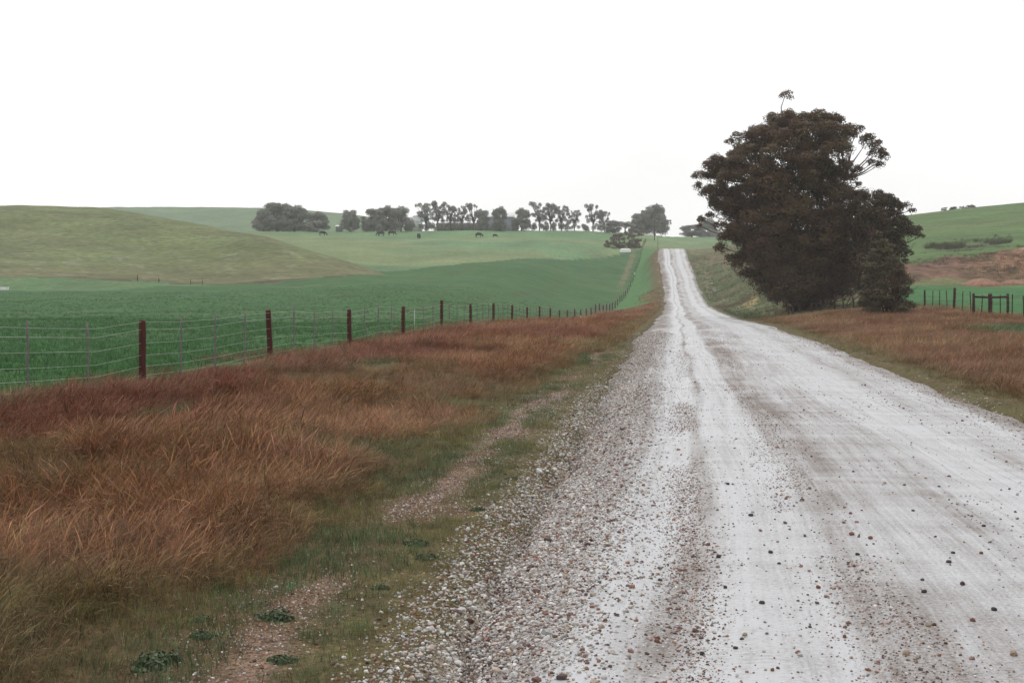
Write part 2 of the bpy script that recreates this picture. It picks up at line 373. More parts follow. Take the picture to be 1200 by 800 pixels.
def ground_col(x, y, px, d, r):
    c = np.zeros(x.shape + (3,))
    n1 = fbm(x / 3.1, y / 3.1, 11); n2 = fbm(x / .9, y / .9, 21); n3 = fbm(x / 40., y / 25., 31); n4 = fbm(x / 1.3, y / 4.0, 61, 3)
    rx = road_x(y); xl = x - (rx - RW); xr = x - (rx + RW)
    # verge
    v = np.broadcast_to(C(.105, .070, .038), c.shape).copy()
    v = lerpc(v, sstep(.5, .62, n1) * .8, C(.075, .085, .035))
    moss = sstep(-1.1, -.5, xl) * sstep(.35, .6, n2 + .15)
    v = lerpc(v, moss * .8, C(.10, .088, .040))
    bare = sstep(.24, .06, np.abs(xl + 1.0 + .7 * (n1 - .5))) * sstep(.49, .60, n4) * sstep(.36, .52, n2) * sstep(.30, .5, fbm(x / .28, y / .35, 63, 3))
    v = lerpc(v, np.clip(bare * .9, 0, 1), C(.21, .145, .105))
    nearst = np.maximum(sstep(-.12, .1, xl) * (x < rx), sstep(.2, -.02, xr) * (x > rx)); v = lerpc(v, np.clip(nearst, 0, 1), C(.28, .24, .20))
    # far left verge: fresh green
    fg = sstep(185, 205, y) * sstep(-1.5, -3.5, xl + 3 * (n1 - .5)); v = lerpc(v, fg * (x < rx), C(.055, .15, .05))
    # right verge
    rg = (x > rx) * sstep(100, 135, y + 18 * (n1 - .5)); v = lerpc(v, rg * 1.0, C(.088, .088, .042))
    v = lerpc(v, rg * sstep(.48, .6, n1) * .8, C(.07, .125, .05))
    v = lerpc(v, (x > rx) * sstep(120, 150, y) * sstep(1.6, .4, np.abs(xr - 2.2)) * sstep(.5, .62, n2) * .45, C(.36, .30, .24))
    v = lerpc(v, (x > rx) * sstep(285, 300, y) * sstep(.50, .62, n2) * .8, C(.17, .11, .075))
    v = lerpc(v, sstep(1.0, .45, np.hypot((x - (878 - 798) / F * y) / 1.1, (y - 172) / 24.) + .5 * (n2 - .5)), C(.31, .25, .12))
    c[r == 0] = v[r == 0]
    crop = np.broadcast_to(C(.034, .088, .027), c.shape).copy()
    crop = lerpc(crop, sstep(.4, .65, n3) * .5, C(.050, .102, .036))
    edge = sstep(.9, .4, np.abs(FX - 2.2 - x + .8 * (n1 - .5))) * sstep(285, 320, y); crop = lerpc(crop, edge * .6, C(.17, .13, .085))
    row_ = np.exp(-((np.mod(x + 1.5 * np.sin(y / 60.), 17.) - 8.5) / .45) ** 2) * (d < 300); crop = lerpc(crop, row_ * .55, C(.05, .06, .03))
    crop = lerpc(crop, sstep(.52, .68, fbm(x / 9., y / 14., 33, 4)) * .45, C(.026, .082, .034))
    c[r == 1] = crop[r == 1]
    pas = np.broadcast_to(C(.085, .160, .075), c.shape).copy()
    pas = lerpc(pas, sstep(.42, .62, n3) * .8, C(.135, .165, .075))
    pas = lerpc(pas, sstep(300, 260, px) * sstep(250, 240, d), C(.062, .122, .05))
    c[r == 2] = pas[r == 2]
    dh = d - lerp_k(HILL0, px)
    hl = np.broadcast_to(C(.100, .124, .048), c.shape).copy()
    hl = lerpc(hl, sstep(40, 0, dh + 30 * (n3 - .5)) * .5, C(.120, .104, .060))
    hl = lerpc(hl, sstep(.52, .66, n3) * .5, C(.11, .135, .062))
    hl = lerpc(hl, sstep(.66, .72, fbm(x / 3.5, y / 2.5, 73, 3)) * sstep(60, 30, dh) * .2, C(.30, .29, .24))
    hl = lerpc(hl, sstep(.60, .70, fbm(x / 30., (y + .3 * x) / 5., 74, 3)) * .4, C(.085, .085, .045))
    hl = lerpc(hl, (dh < 1.6 + 2 * (n1 - .5)) * (px > 30) * 1.0, C(.06, .042, .03))
    c[r == 3] = hl[r == 3]
    c[r == 4] = C(.085, .135, .075)
    pd = np.broadcast_to(C(.035, .115, .038), c.shape).copy()
    pd = lerpc(pd, sstep(.5, .65, n3) * .5, C(.05, .12, .045)); pd = lerpc(pd, sstep(146, 156, d), C(.13, .12, .06))
    c[r == 5] = pd[r == 5]
    bk = np.broadcast_to(C(.15, .085, .062), c.shape).copy()
    bk = lerpc(bk, sstep(1120, 1180, px + 60 * (n1 - .5)) * .8, C(.30, .165, .100))
    bk = lerpc(bk, sstep(.5, .62, n1) * .7, C(.075, .06, .035))
    c[r == 6] = bk[r == 6]
    rh = np.broadcast_to(C(.072, .125, .045), c.shape).copy()
    sc_ = sstep(14, 4, np.abs(d - 214 - .05 * (px - 1140))) * sstep(1085, 1110, px) * sstep(1185, 1160, px)
    rh = lerpc(rh, sc_ * sstep(.35, .5, n1) * .8, C(.055, .058, .034))
    rh = lerpc(rh, sstep(.52, .66, n3) * .5, C(.095, .125, .05))
    c[r == 7] = rh[r == 7]
    return c
# roughen the earth bank
lf, df = to_ud(GX, GY)
bkm = sstep(152, 160, df) * sstep(205, 190, df) * (GX > 18) * (PXA > 980)
GZ = GZ + bkm * ((fbm(GX / 9, GY / 7, 71, 4) - .5) * 1.8 + (fbm(GX / 2, GY / 2, 72, 3) - .5) * .8)
REG = region(GX, GY, PXA, D)
GC = ground_col(GX, GY, PXA, D, REG)
nA, nR = A.shape
idx = np.arange(nA * nR).reshape(nA, nR)
Q = np.stack([idx[:-1, :-1], idx[1:, :-1], idx[1:, 1:], idx[:-1, 1:]], -1).reshape(-1, 4)
Q = np.vstack([Q, np.stack([idx[-1, :-1], idx[0, :-1], idx[0, 1:], idx[-1, 1:]], -1).reshape(-1, 4)])[:, ::-1]
GV = np.stack([GX, GY, GZ], -1).reshape(-1, 3); GCf = GC.reshape(-1, 3); RF = REG.reshape(-1)[Q[:, 0]]
NAMES = [('ground', 'verge'), ('crop_field', 'crop'), ('pasture', 'past'), ('hillside', 'hill'), ('distant_hill', 'past'), ('paddock', 'crop'), ('earth_bank', 'bank'), ('grassy_hill', 'rhill')]
for k, (nm, mt) in enumerate(NAMES):
    q = Q[RF == k]
    if not len(q): continue
    used = np.unique(q); mp = np.full(len(GV), -1); mp[used] = np.arange(len(used))
    v = GV[used]; q2 = mp[q]
    if k == 0:   # close the hub under the camera
        hub = mp[idx[:, 0]]; hub = hub[hub >= 0]
        v = np.vstack([v, [0, 0, float(GZ[:, 0].mean())]]); cc = np.vstack([GCf[used], [.2, .15, .1]])
        tri = [(hub[i], hub[(i + 1) % len(hub)], len(v) - 1) for i in range(len(hub))]
        o = mesh_np(nm, v, [q2, np.array(tri)], M[mt], smooth=True, cols=cc)
    else:
        o = mesh_np(nm, v, q2, M[mt], smooth=True, cols=GCf[used])
    tag(o, kind='structure')

# ------------------------------------------------------------------ road
def road_material():
    m, t, b = new_mat('pale_gravel_road')
    la = N(t, 'ShaderNodeAttribute', attribute_name='lat').outputs['Fac']; lo = N(t, 'ShaderNodeAttribute', attribute_name='lon').outputs['Fac']
    cb = N(t, 'ShaderNodeCombineXYZ'); t.links.new(la, cb.inputs[0]); t.links.new(lo, cb.inputs[1])
    def mapped(sx, sy, off=0):
        mp = N(t, 'ShaderNodeMapping'); mp.inputs['Scale'].default_value = (sx, sy, 1); mp.inputs['Location'].default_value = (off, off * 2, off)
        t.links.new(cb.outputs[0], mp.inputs['Vector']); return mp.outputs[0]
    wob = remap(t, noise(t, mapped(.2, .03), 1, 2), -.4, .4, .2, .8)
    l2 = math_n(t, 'ADD', la, wob)
    # near the camera the left wheel track swings away from the right one
    sw = math_n(t, 'MULTIPLY', math_n(t, 'POWER', 2.718, remap(t, lo, 0, -4, 6.0, 26.0)), remap(t, la, 0, .40, -1.25, -2.0))
    l2 = math_n(t, 'ADD', l2, sw)
    cb = N(t, 'ShaderNodeCombineXYZ'); t.links.new(l2, cb.inputs[0]); t.links.new(lo, cb.inputs[1])
    rp = N(t, 'ShaderNodeValToRGB'); rp.color_ramp.interpolation = 'EASE'
    # lateral position (m, 0 = centre line) -> share of loose dark gravel
    prof = [(-3.0,.95),(-2.6,.75),(-2.3,.45),(-2.02,.12),(-1.88,.03),(-1.70,.05),(-1.58,.5),(-1.46,.05),(-1.0,.06),(-.82,.6),(-.5,.62),(-.1,.35),(.5,.4),(.8,.12),(1.4,.05),(1.9,.35),(2.4,.2),(3.0,.8)]
    e = rp.color_ramp.elements
    prof = [p for i, p in enumerate(prof)]
    while len(e) < len(prof): e.new(.5)
    for el, (x, v) in zip(e, prof): el.position = (x + 3.1) / 6.2; el.color = (v, v, v, 1)
    t.links.new(remap(t, l2, 0, 1, -3.1, 3.1), rp.inputs[0])
    g = rp.outputs[0]
    patch = noise(t, mapped(.7, .16, 3), 1, 4, .65)
    streak = noise(t, mapped(9, .22, 7), 1, 4, .7)
    ripple = noise(t, mapped(.5, 2.3, 11), 1, 3, .6)
    grain = noise(t, mapped(38, 30, 1), 1, 3, .8)
    fac = math_n(t, 'MULTIPLY', g, remap(t, patch, .25, 1.7, .3, .7))
    fac = math_n(t, 'ADD', fac, remap(t, streak, -.20, .24, .3, .7))
    fine = noise(t, mapped(26, .35, 9), 1, 3, .7); fac = math_n(t, 'ADD', fac, remap(t, fine, -.12, .14, .3, .7))
    fac = math_n(t, 'ADD', fac, remap(t, ripple, -.14, .16, .3, .7))
    sp = math_n(t, 'ADD', fac, remap(t, grain, -.30, .34, .3, .7))
    sp = remap(t, sp, 0, 1, .0, .95)
    c = mixc(t, sp, (.385, .395, .415), (.135, .112, .098))
    vo = N(t, 'ShaderNodeTexVoronoi'); vo.inputs['Scale'].default_value = 1; t.links.new(mapped(17, 12, 5), vo.inputs['Vector'])
    spk = math_n(t, 'MULTIPLY', remap(t, vo.outputs['Distance'], 1, 0, .10, .22), remap(t, N(t, 'ShaderNodeSeparateColor').outputs[0], 1, 1))
    sepc = N(t, 'ShaderNodeSeparateColor'); t.links.new(vo.outputs['Color'], sepc.inputs[0])
    pick = remap(t, sepc.outputs[0], 0, 1, .72, .78)
    spk = math_n(t, 'MULTIPLY', remap(t, vo.outputs['Distance'], 1, 0, .12, .26), pick)
    spk = math_n(t, 'MULTIPLY', spk, remap(t, fac, .12, 1, .1, .6)); c = mixc(t, math_n(t, 'MULTIPLY', spk, .75), c, (.12, .09, .08))
    t.links.new(c, b.inputs['Base Color']); b.inputs['Specular IOR Level'].default_value = .5
    t.links.new(remap(t, sp, .42, .85), b.inputs['Roughness'])
    h = math_n(t, 'ADD', math_n(t, 'MULTIPLY', grain, .6), math_n(t, 'ADD', math_n(t, 'MULTIPLY', streak, .7), math_n(t, 'MULTIPLY', spk, .6)))
    bump(t, b, h, .55, .02)
    return m
M['road'] = road_material()
ry = np.concatenate([np.arange(-40, 4, 2.), np.arange(4, 45, .2), np.arange(45, 120, .8), np.arange(120, 470, 2.5)])
lat = np.concatenate([[-RW - .55], np.linspace(-RW, RW, 49), [RW + .55]])
Y2, L2 = np.meshgrid(ry, lat, indexing='ij')
wl_ = warp_lat(L2, Y2) / np.where(np.abs(L2) < 1e-6, 1e-6, L2); wl_ = np.where(np.abs(L2) < 1e-6, 1.0, wl_)
rxx = road_x(Y2); sl_ = np.gradient(road_x(ry), ry); th = np.arctan(sl_)[:, None]
RX = rxx + L2 * wl_ * np.cos(th); RYY = Y2 - L2 * wl_ * np.sin(th)
RZZ = road_z(Y2) + .05 * (1 - (L2 / RW) ** 2) - .02
for cx, wd, dp in ((-1.9, .22, .02), (-1.0, .3, .018), (1.3, .4, .02), (-2.5, .3, -.045), (-1.45, .12, -.012)):
    RZZ -= dp * np.exp(-((L2 - cx - .5 * (fbm(Y2 / 18., Y2 * 0, 83, 2) - .5)) / wd) ** 2)
RZZ += (fbm(L2 / .5, Y2 / .8, 84, 3) - .5) * .03 + (fbm(L2 / 2., Y2 / 6., 85, 2) - .5) * .06
RZZ = np.where(np.abs(L2) > RW, RZZ - .30, RZZ)
ROADSAMP = (ry, lat, RZZ)
ii = np.arange(RX.size).reshape(RX.shape)
q = np.stack([ii[:-1, :-1], ii[:-1, 1:], ii[1:, 1:], ii[1:, :-1]], -1).reshape(-1, 4)
o = mesh_np('road', np.stack([RX, RYY, RZZ], -1).reshape(-1, 3), q, M['road'], smooth=True, attrs={'lat': L2.ravel(), 'lon': Y2.ravel()})
tag(o, kind='structure')
def surf_z(x, y):
    """top of road or ground"""
    x = np.asarray(x, float); y = np.asarray(y, float); g = ground_z(x, y)
    la = np.clip(unwarp_lat(x - road_x(y), y), -RW - .54, RW + .54); i = np.clip(np.searchsorted(ry, y) - 1, 0, len(ry) - 2); j = np.clip(np.searchsorted(lat, la) - 1, 0, len(lat) - 2)
    fi = np.clip((y - ry[i]) / (ry[i + 1] - ry[i]), 0, 1); fj = (la - lat[j]) / (lat[j + 1] - lat[j])
    z = (RZZ[i, j] * (1 - fj) + RZZ[i, j + 1] * fj) * (1 - fi) + (RZZ[i + 1, j] * (1 - fj) + RZZ[i + 1, j + 1] * fj) * fi
    return np.where(np.abs(la) < RW + .53, np.maximum(z, g), g)

# ------------------------------------------------------------------ scattering (for what nobody could count)
def scatter(name, pts, rot, scl, idxs, tint, protos):
    pc = bpy.data.collections.new(name + '_kinds')
    for p in protos: pc.objects.link(p)
    me = bpy.data.meshes.new(name); n = len(pts)
    me.vertices.add(n); me.vertices.foreach_set('co', np.asarray(pts, np.float32).ravel())
    a = me.attributes.new('rot', 'FLOAT_VECTOR', 'POINT'); a.data.foreach_set('vector', np.asarray(rot, np.float32).ravel())
    a = me.attributes.new('scl', 'FLOAT_VECTOR', 'POINT'); a.data.foreach_set('vector', np.asarray(scl, np.float32).ravel())
    a = me.attributes.new('pick', 'INT', 'POINT'); a.data.foreach_set('value', np.asarray(idxs, np.int32))
    t4 = np.ones((n, 4), np.float32); t4[:, :3] = tint
    a = me.attributes.new('tint', 'FLOAT_COLOR', 'POINT'); a.data.foreach_set('color', t4.ravel())
    o = bpy.data.objects.new(name, me); link(o)
    g = bpy.data.node_groups.new(name + '_nodes', 'GeometryNodeTree')
    g.interface.new_socket('Geometry', in_out='INPUT', socket_type='NodeSocketGeometry'); g.interface.new_socket('Geometry', in_out='OUTPUT', socket_type='NodeSocketGeometry')
    gi = g.nodes.new('NodeGroupInput'); go = g.nodes.new('NodeGroupOutput')
    ci = g.nodes.new('GeometryNodeCollectionInfo'); ci.inputs['Collection'].default_value = pc; ci.inputs['Separate Children'].default_value = True; ci.inputs['Reset Children'].default_value = True
    ip = g.nodes.new('GeometryNodeInstanceOnPoints'); ip.inputs['Pick Instance'].default_value = True
    def na(nm, dt):
        x = g.nodes.new('GeometryNodeInputNamedAttribute'); x.data_type = dt; x.inputs['Name'].default_value = nm; return x.outputs['Attribute']
    e2r = g.nodes.new('FunctionNodeEulerToRotation'); g.links.new(na('rot', 'FLOAT_VECTOR'), e2r.inputs[0])
    mp_ = g.nodes.new('GeometryNodeMeshToPoints')
    g.links.new(gi.outputs[0], mp_.inputs[0]); g.links.new(mp_.outputs[0], ip.inputs['Points'])
    g.links.new(ci.outputs[0], ip.inputs['Instance']); g.links.new(na('pick', 'INT'), ip.inputs['Instance Index'])
    g.links.new(e2r.outputs[0], ip.inputs['Rotation']); g.links.new(na('scl', 'FLOAT_VECTOR'), ip.inputs['Scale'])
    g.links.new(ip.outputs[0], go.inputs[0])
    md = o.modifiers.new('scatter', 'NODES'); md.node_group = g
    return o
def in_view(x, y, marg=70):
    l, d = to_ud(x, y); px = l / np.maximum(d, .1) * F + 600
    return (d > 5.2) & (px > -marg) & (px < 1200 + marg)
def blade_mesh(name, nb, hgt, lean, wid, spread, seed, mat, seg=3, curl=1.0, hj=.45, heads=0):
    """tuft of curved tapering blades leaning to local +X"""
    g = np.random.default_rng(seed); v = []; f3 = []; f4 = []; n = 0
    for b in range(nb):
        h = hgt * (1 - hj * g.random()); an = g.normal(0, .75) if lean > .15 else g.random() * 6.283
        le = lean * (.45 + .9 * g.random()); dr = np.array([math.cos(an), math.sin(an), 0])
        p = np.array([g.normal(0, spread), g.normal(0, spread), -.03]); sd = np.array([-dr[1], dr[0], 0]); sd = sd * math.cos(.5 * g.normal()) + np.array([0, 0, .3 * g.normal()])
        wv = wid * (.6 + .8 * g.random()); ang = .15 * g.random() + .25 * le
        for s in range(seg + 1):
            t = s / seg
            wd = wv * (1 - t) ** .7 if not (heads and b % heads == 0) else wv * (.5 + 1.2 * (t > .6) * (t < 1))
            if s < seg: v += [p - sd * wd / 2, p + sd * wd / 2]
            else: v += [p]
            a = ang + le * curl * (t + .5 / seg) * 1.25
            p = p + (dr * math.sin(a) + np.array([0, 0, math.cos(a)])) * h / seg
        for s in range(seg - 1): f4.append((n + 2 * s, n + 2 * s + 1, n + 2 * s + 3, n + 2 * s + 2))
        f3.append((n + 2 * seg - 2, n + 2 * seg - 1, n + 2 * seg)); n += 2 * seg + 1
    return mesh_np(name, np.array(v), [np.array(f4), np.array(f3)] if f4 else np.array(f3), mat, linkit=False)
tall = [blade_mesh('tall_tuft', 22, .60, 1.0, .0048, .075, 100 + i, M['grass'], 4, 1.0, heads=3) for i in range(5)]
short = [blade_mesh('short_tuft', 18, .15, .6, .005, .06, 200 + i, M['grass'], 2) for i in range(4)]
fartall = [blade_mesh('far_tuft', 14, .62, .95, .016, .16, 300 + i, M['grass'], 3) for i in range(4)]
cropt = [blade_mesh('crop_tuft', 9, .22, .7, .016, .07, 400 + i, M['grass'], 2) for i in range(4)]

def verge_style(x, y):
    """tint and height of the left verge grass; world functions only"""
    n1 = fbm(x / 3.4, y / 4.2, 131, 3); n2 = fbm(x / 1.5, y / 1.6, 141, 3); n3 = fbm(x / 7., y / 9., 151, 2)
    xl = x - (road_x(y) - RW)
    brown = C(.215, .108, .054); red = C(.160, .060, .036); olive = C(.150, .112, .050); green = C(.090, .125, .052)
    c = np.broadcast_to(brown, x.shape + (3,)).copy()
    c = lerpc(c, sstep(-4.2, -6.5, xl + 3.2 * (n1 - .5)) * sstep(7, 12, y) * sstep(75, 35, y) * .85, red)
    c = lerpc(c, sstep(.56, .70, n3) * .7, red)
    c = lerpc(c, sstep(.56, .66, n1) * sstep(60, 40, y) * .5, olive)
    c = lerpc(c, sstep(.54, .63, n2) * sstep(45, 30, y) * sstep(9, 14, y) * .85, green)
    nearroad = sstep(-2.4, -1.2, xl + 1.2 * (n1 - .5)); c = lerpc(c, nearroad * .8, olive)
    c = lerpc(c, sstep(8.8, 7.2, y + 2.0 * (n1 - .5)) * .7, C(.125, .115, .050))
    c = lerpc(c, sstep(19, 14, y) * sstep(7.4, 8.6, y) * sstep(-2.0, -2.8, xl) * .7, C(.205, .105, .050))
    c = lerpc(c, sstep(-8.3, -9.6, xl + 1.2 * (n1 - .5)) * .55, C(.10, .10, .045))
    h = .95 - .62 * nearroad - .4 * sstep(.58, .68, n1) * (1 - nearroad) - .42 * sstep(10.5, 7.5, y) - .3 * sstep(-7.6, -8.6, xl) * sstep(60, 40, y)
    h = h * (1 - .45 * sstep(.54, .63, n2) * sstep(45, 30, y) * sstep(9, 14, y)); n5 = fbm(x / 1.1, y / 1.3, 161, 3); h = h * (.45 + .95 * n5)
    return c, np.clip(h, .22, 1.25)
def flow(x, y):
    a = (fbm(x / 1.9, y / 2.3, 171, 3) - .5) * 7.0 + .25
    return a
P = []; ROT = []; SC = []; IX = []; TI = []
def push(x, y, rz, s, ix, t, tilt=None, sz=None, zoff=0):
    n = len(x); z = surf_z(x, y)
    P.append(np.stack([x, y, z + zoff], -1))
    ROT.append(np.stack([rng.normal(0, .12, n), rng.normal(0, .12, n), rz], -1) if tilt is None else tilt)
    SC.append(np.stack([s, s, s if sz is None else sz], -1)); IX.append(ix); TI.append(t)
def flush():
    global P, ROT, SC, IX, TI
    r = [np.concatenate(a) for a in (P, ROT, SC, IX, TI)]; P, ROT, SC, IX, TI = [], [], [], [], []
    return r
def jit(t, s=.30):
    n = len(t); t = np.where((rng.random(n) < .09)[:, None], np.clip(t * 1.4 + .02, 0, .5), t); return np.clip(t * (1 + rng.normal(0, s, (n, 1))) * (1 + rng.normal(0, s * .35, (n, 3))), .004, .9)
# left verge, tall
for y0, y1, dens in ((5, 16, 150), (16, 42, 85)):
    n = int((y1 - y0) * 9.2 * dens); x = rng.uniform(-12.2, -2.6, n); y = rng.uniform(y0, y1, n)
    xl = x - (road_x(y) - RW); k = in_view(x, y) & (xl < -1.35 - .5 * (fbm(x / 1.2, y / 2., 181, 2) - .3)); x, y = x[k], y[k]
    c, h = verge_style(x, y); n = len(x)
    th_ = rng.random(n) < np.where(x < FX + .2, .35, 1); x, y, c, h = x[th_], y[th_], c[th_], h[th_]; n = len(x)
    push(x, y, flow(x, y) + rng.normal(0, .85, n), h * rng.uniform(.75, 1.2, n), rng.integers(0, 5, n), jit(c))
o = scatter('dry_verge_grass', *flush(), tall); tag(o, 'tall wind-blown red-brown grass on the verge between fence and road', 'grass', kind='stuff')
# verges, farther off
for y0, y1, dens in ((42, 80, 30), (80, 200, 14), (200, 262, 8)):
    n = int((y1 - y0) * 9 * dens); x = rng.uniform(-11.4, -1.6, n); y = rng.uniform(y0, y1, n)
    xl = x - (road_x(y) - RW); lim = np.where(y > 190, -3.2 + 4 * (fbm(x / 3, y / 9, 191, 2) - .5) + rng.normal(0, 1.2, n), -20) - 6 * sstep(205, 188, y)
    k = (xl < -.55 - .5 * rng.random(n)) & (xl > lim); x, y = x[k], y[k]; c, h = verge_style(x, y); n = len(x)
    push(x, y, flow(x, y) + rng.normal(0, .5, n), np.maximum(h, .5) * rng.uniform(.8, 1.25, n) * .95, rng.integers(0, 4, n), jit(c, .15))
for y0, y1, dens in ((14, 40, 42), (40, 75, 28), (75, 118, 16)):          # right verge
    n = int((y1 - y0) * 15 * dens); x = rng.uniform(4.6, 19.5, n); y = rng.uniform(y0, y1, n)
    xr = x - (road_x(y) + RW); k = in_view(x, y) & (xr > .12 + .5 * rng.random(n)) & (rng.random(n) < np.where(x > 17.5, .4, 1)); x, y = x[k], y[k]; n = len(x)
    n1 = fbm(x / 4., y / 5., 201, 3); xr = x - (road_x(y) + RW)
    c = np.broadcast_to(C(.175, .092, .052), (n, 3)).copy(); c = lerpc(c, sstep(.5, .65, n1) * .7, C(.20, .125, .06))
    c = lerpc(c, sstep(1.6, .6, xr) * .8, C(.115, .10, .042)); c = lerpc(c, sstep(92, 112, y) * .6, C(.10, .115, .045))
    l_, d_ = to_ud(x, y); grn = sstep(2.6, 1.2, np.hypot((x - 14.5) / 1.5, (y - 58) / 3.2)); c = lerpc(c, grn * .9, C(.05, .12, .05))
    h = np.clip(.62 + .35 * (n1 - .5) - .4 * sstep(1.6, .4, xr) - .2 * sstep(95, 115, y), .2, 1)
    push(x, y, flow(x, y) + rng.normal(0, .6, n), h * rng.uniform(.7, 1.25, n), rng.integers(0, 4, n), jit(c, .15))
n = 16000; y = rng.uniform(112, 330, n); x = road_x(y) + RW + rng.uniform(.5, 14, n); n1 = fbm(x / 4., y / 6., 205, 3); n2 = fbm(x / 2., y / 3., 206, 3)   # rough slope beyond the big tree
k = rng.random(n) < .25 + sstep(.38, .6, n1); x, y, n1, n2 = x[k], y[k], n1[k], n2[k]; n = len(x)
c = lerpc(np.broadcast_to(C(.075, .088, .038), (n, 3)).copy(), sstep(.42, .58, n2) * .9, C(.115, .070, .042)); c = lerpc(c, sstep(.58, .68, n1) * .7, C(.055, .095, .036))
push(x, y, rng.uniform(0, 6.28, n), rng.uniform(.45, .95, n), rng.integers(0, 4, n), jit(c, .2))
o = scatter('distant_verge_grass', *flush(), fartall); tag(o, 'red-brown grass on the far stretches of both verges', 'grass', kind='stuff')
# short green grass beside the road
for y0, y1, dens in ((5, 20, 230), (20, 50, 90)):
    n = int((y1 - y0) * 2.9 * dens); x = rng.uniform(-4.4, -1.1, n); y = rng.uniform(y0, y1, n)
    xl = x - (road_x(y) - RW); n1 = fbm(x / 1.1, y / 1.4, 211, 3); n4 = fbm(x / 1.3, y / 4.0, 61, 3); nn = fbm(x / 3.1, y / 3.1, 11)
    bare = sstep(.24, .06, np.abs(xl + 1.0 + .7 * (nn - .5))) * sstep(.49, .60, n4)
    pr = sstep(.30, .52, n1 + .12 * (xl < -1.3)) * (1 - bare) * sstep(.45, -.15, xl - edge_off(y, -1.) + .6 * (n1 - .5))
    k = in_view(x, y) & (rng.random(n) < pr); x, y, n1 = x[k], y[k], n1[k]; n = len(x); xl = x - (road_x(y) - RW)
    c = np.broadcast_to(C(.105, .10, .04), (n, 3)).copy(); c = lerpc(c, sstep(.45, .62, n1), C(.06, .085, .036)); c = lerpc(c, sstep(-.7, -.3, xl) * .6, C(.135, .11, .045))
    push(x, y, rng.uniform(0, 6.28, n), rng.uniform(.45, 1.1, n) * (.5 + .5 * sstep(0, -1.2, xl)), rng.integers(0, 4, n), jit(c))
o = scatter('short_roadside_grass', *flush(), short); tag(o, 'short green and yellow grass along the gravel edge', 'grass', kind='stuff')
# crop leaves in the near part of the field
for d0, d1, dens in ((20, 45, 30), (45, 110, 8), (110, 225, 2.6)):
    n = int((d1 - d0) * (d0 + d1) / 2 * .45 * dens); d = np.sqrt(rng.uniform(d0 ** 2, d1 ** 2, n)); px = rng.uniform(-80, 680, n); x, y = pxd(px, d)
    k = (x < FX - .4 - .6 * rng.random(n)) & (rng.random(n) < sstep(228, 150, d)) & ~((px < 270) & (d > 196)); x, y, d = x[k], y[k], d[k]; n = len(x); n1 = fbm(x / 5, y / 5, 221, 3)
    c = lerpc(np.broadcast_to(C(.034, .098, .029), (n, 3)).copy(), sstep(.4, .65, n1) * .5, C(.055, .12, .045))
    push(x, y, rng.uniform(0, 6.28, n), rng.uniform(.6, 1.1, n) * (1 + .005 * d) * (.55 + .45 * sstep(230, 60, d)), rng.integers(0, 4, n), jit(c, .25))
o = scatter('crop_leaves', *flush(), cropt); tag(o, 'young green crop leaves covering the near field', 'crop', kind='stuff')

# ------------------------------------------------------------------ gravel and stones
def rock_mesh(name, seed, mat, sub=1, rough=.28):
    bm = bmesh.new(); bmesh.ops.create_icosphere(bm, subdivisions=sub, radius=.5); g = random.Random(seed)
    sx, sy, sz = 1, .65 + .35 * g.random(), .45 + .3 * g.random()
    for v in bm.verts:
        k = 1 + rough * (g.random() - .5) * 2; v.co = Vector((v.co.x * sx * k, v.co.y * sy * k, v.co.z * sz * k))
    me = bpy.data.meshes.new(name); bm.to_mesh(me); bm.free()
    if mat: me.materials.append(mat)
    return me
pebs = [bpy.data.objects.new('pebble', rock_mesh('pebble', 500 + i, M['stone'])) for i in range(6)]
PAL = np.array([(.38, .37, .36), (.46, .45, .435), (.16, .10, .085), (.22, .11, .075), (.085, .065, .06), (.30, .25, .21), (.10, .055, .045)])
def peb_cols(n, p): return PAL[rng.choice(len(PAL), n, p=p)] * (1 + rng.normal(0, .15, (n, 1)))
pw = [.34, .22, .11, .07, .05, .17, .04]; pc_ = [.22, .05, .20, .11, .16, .18, .08]
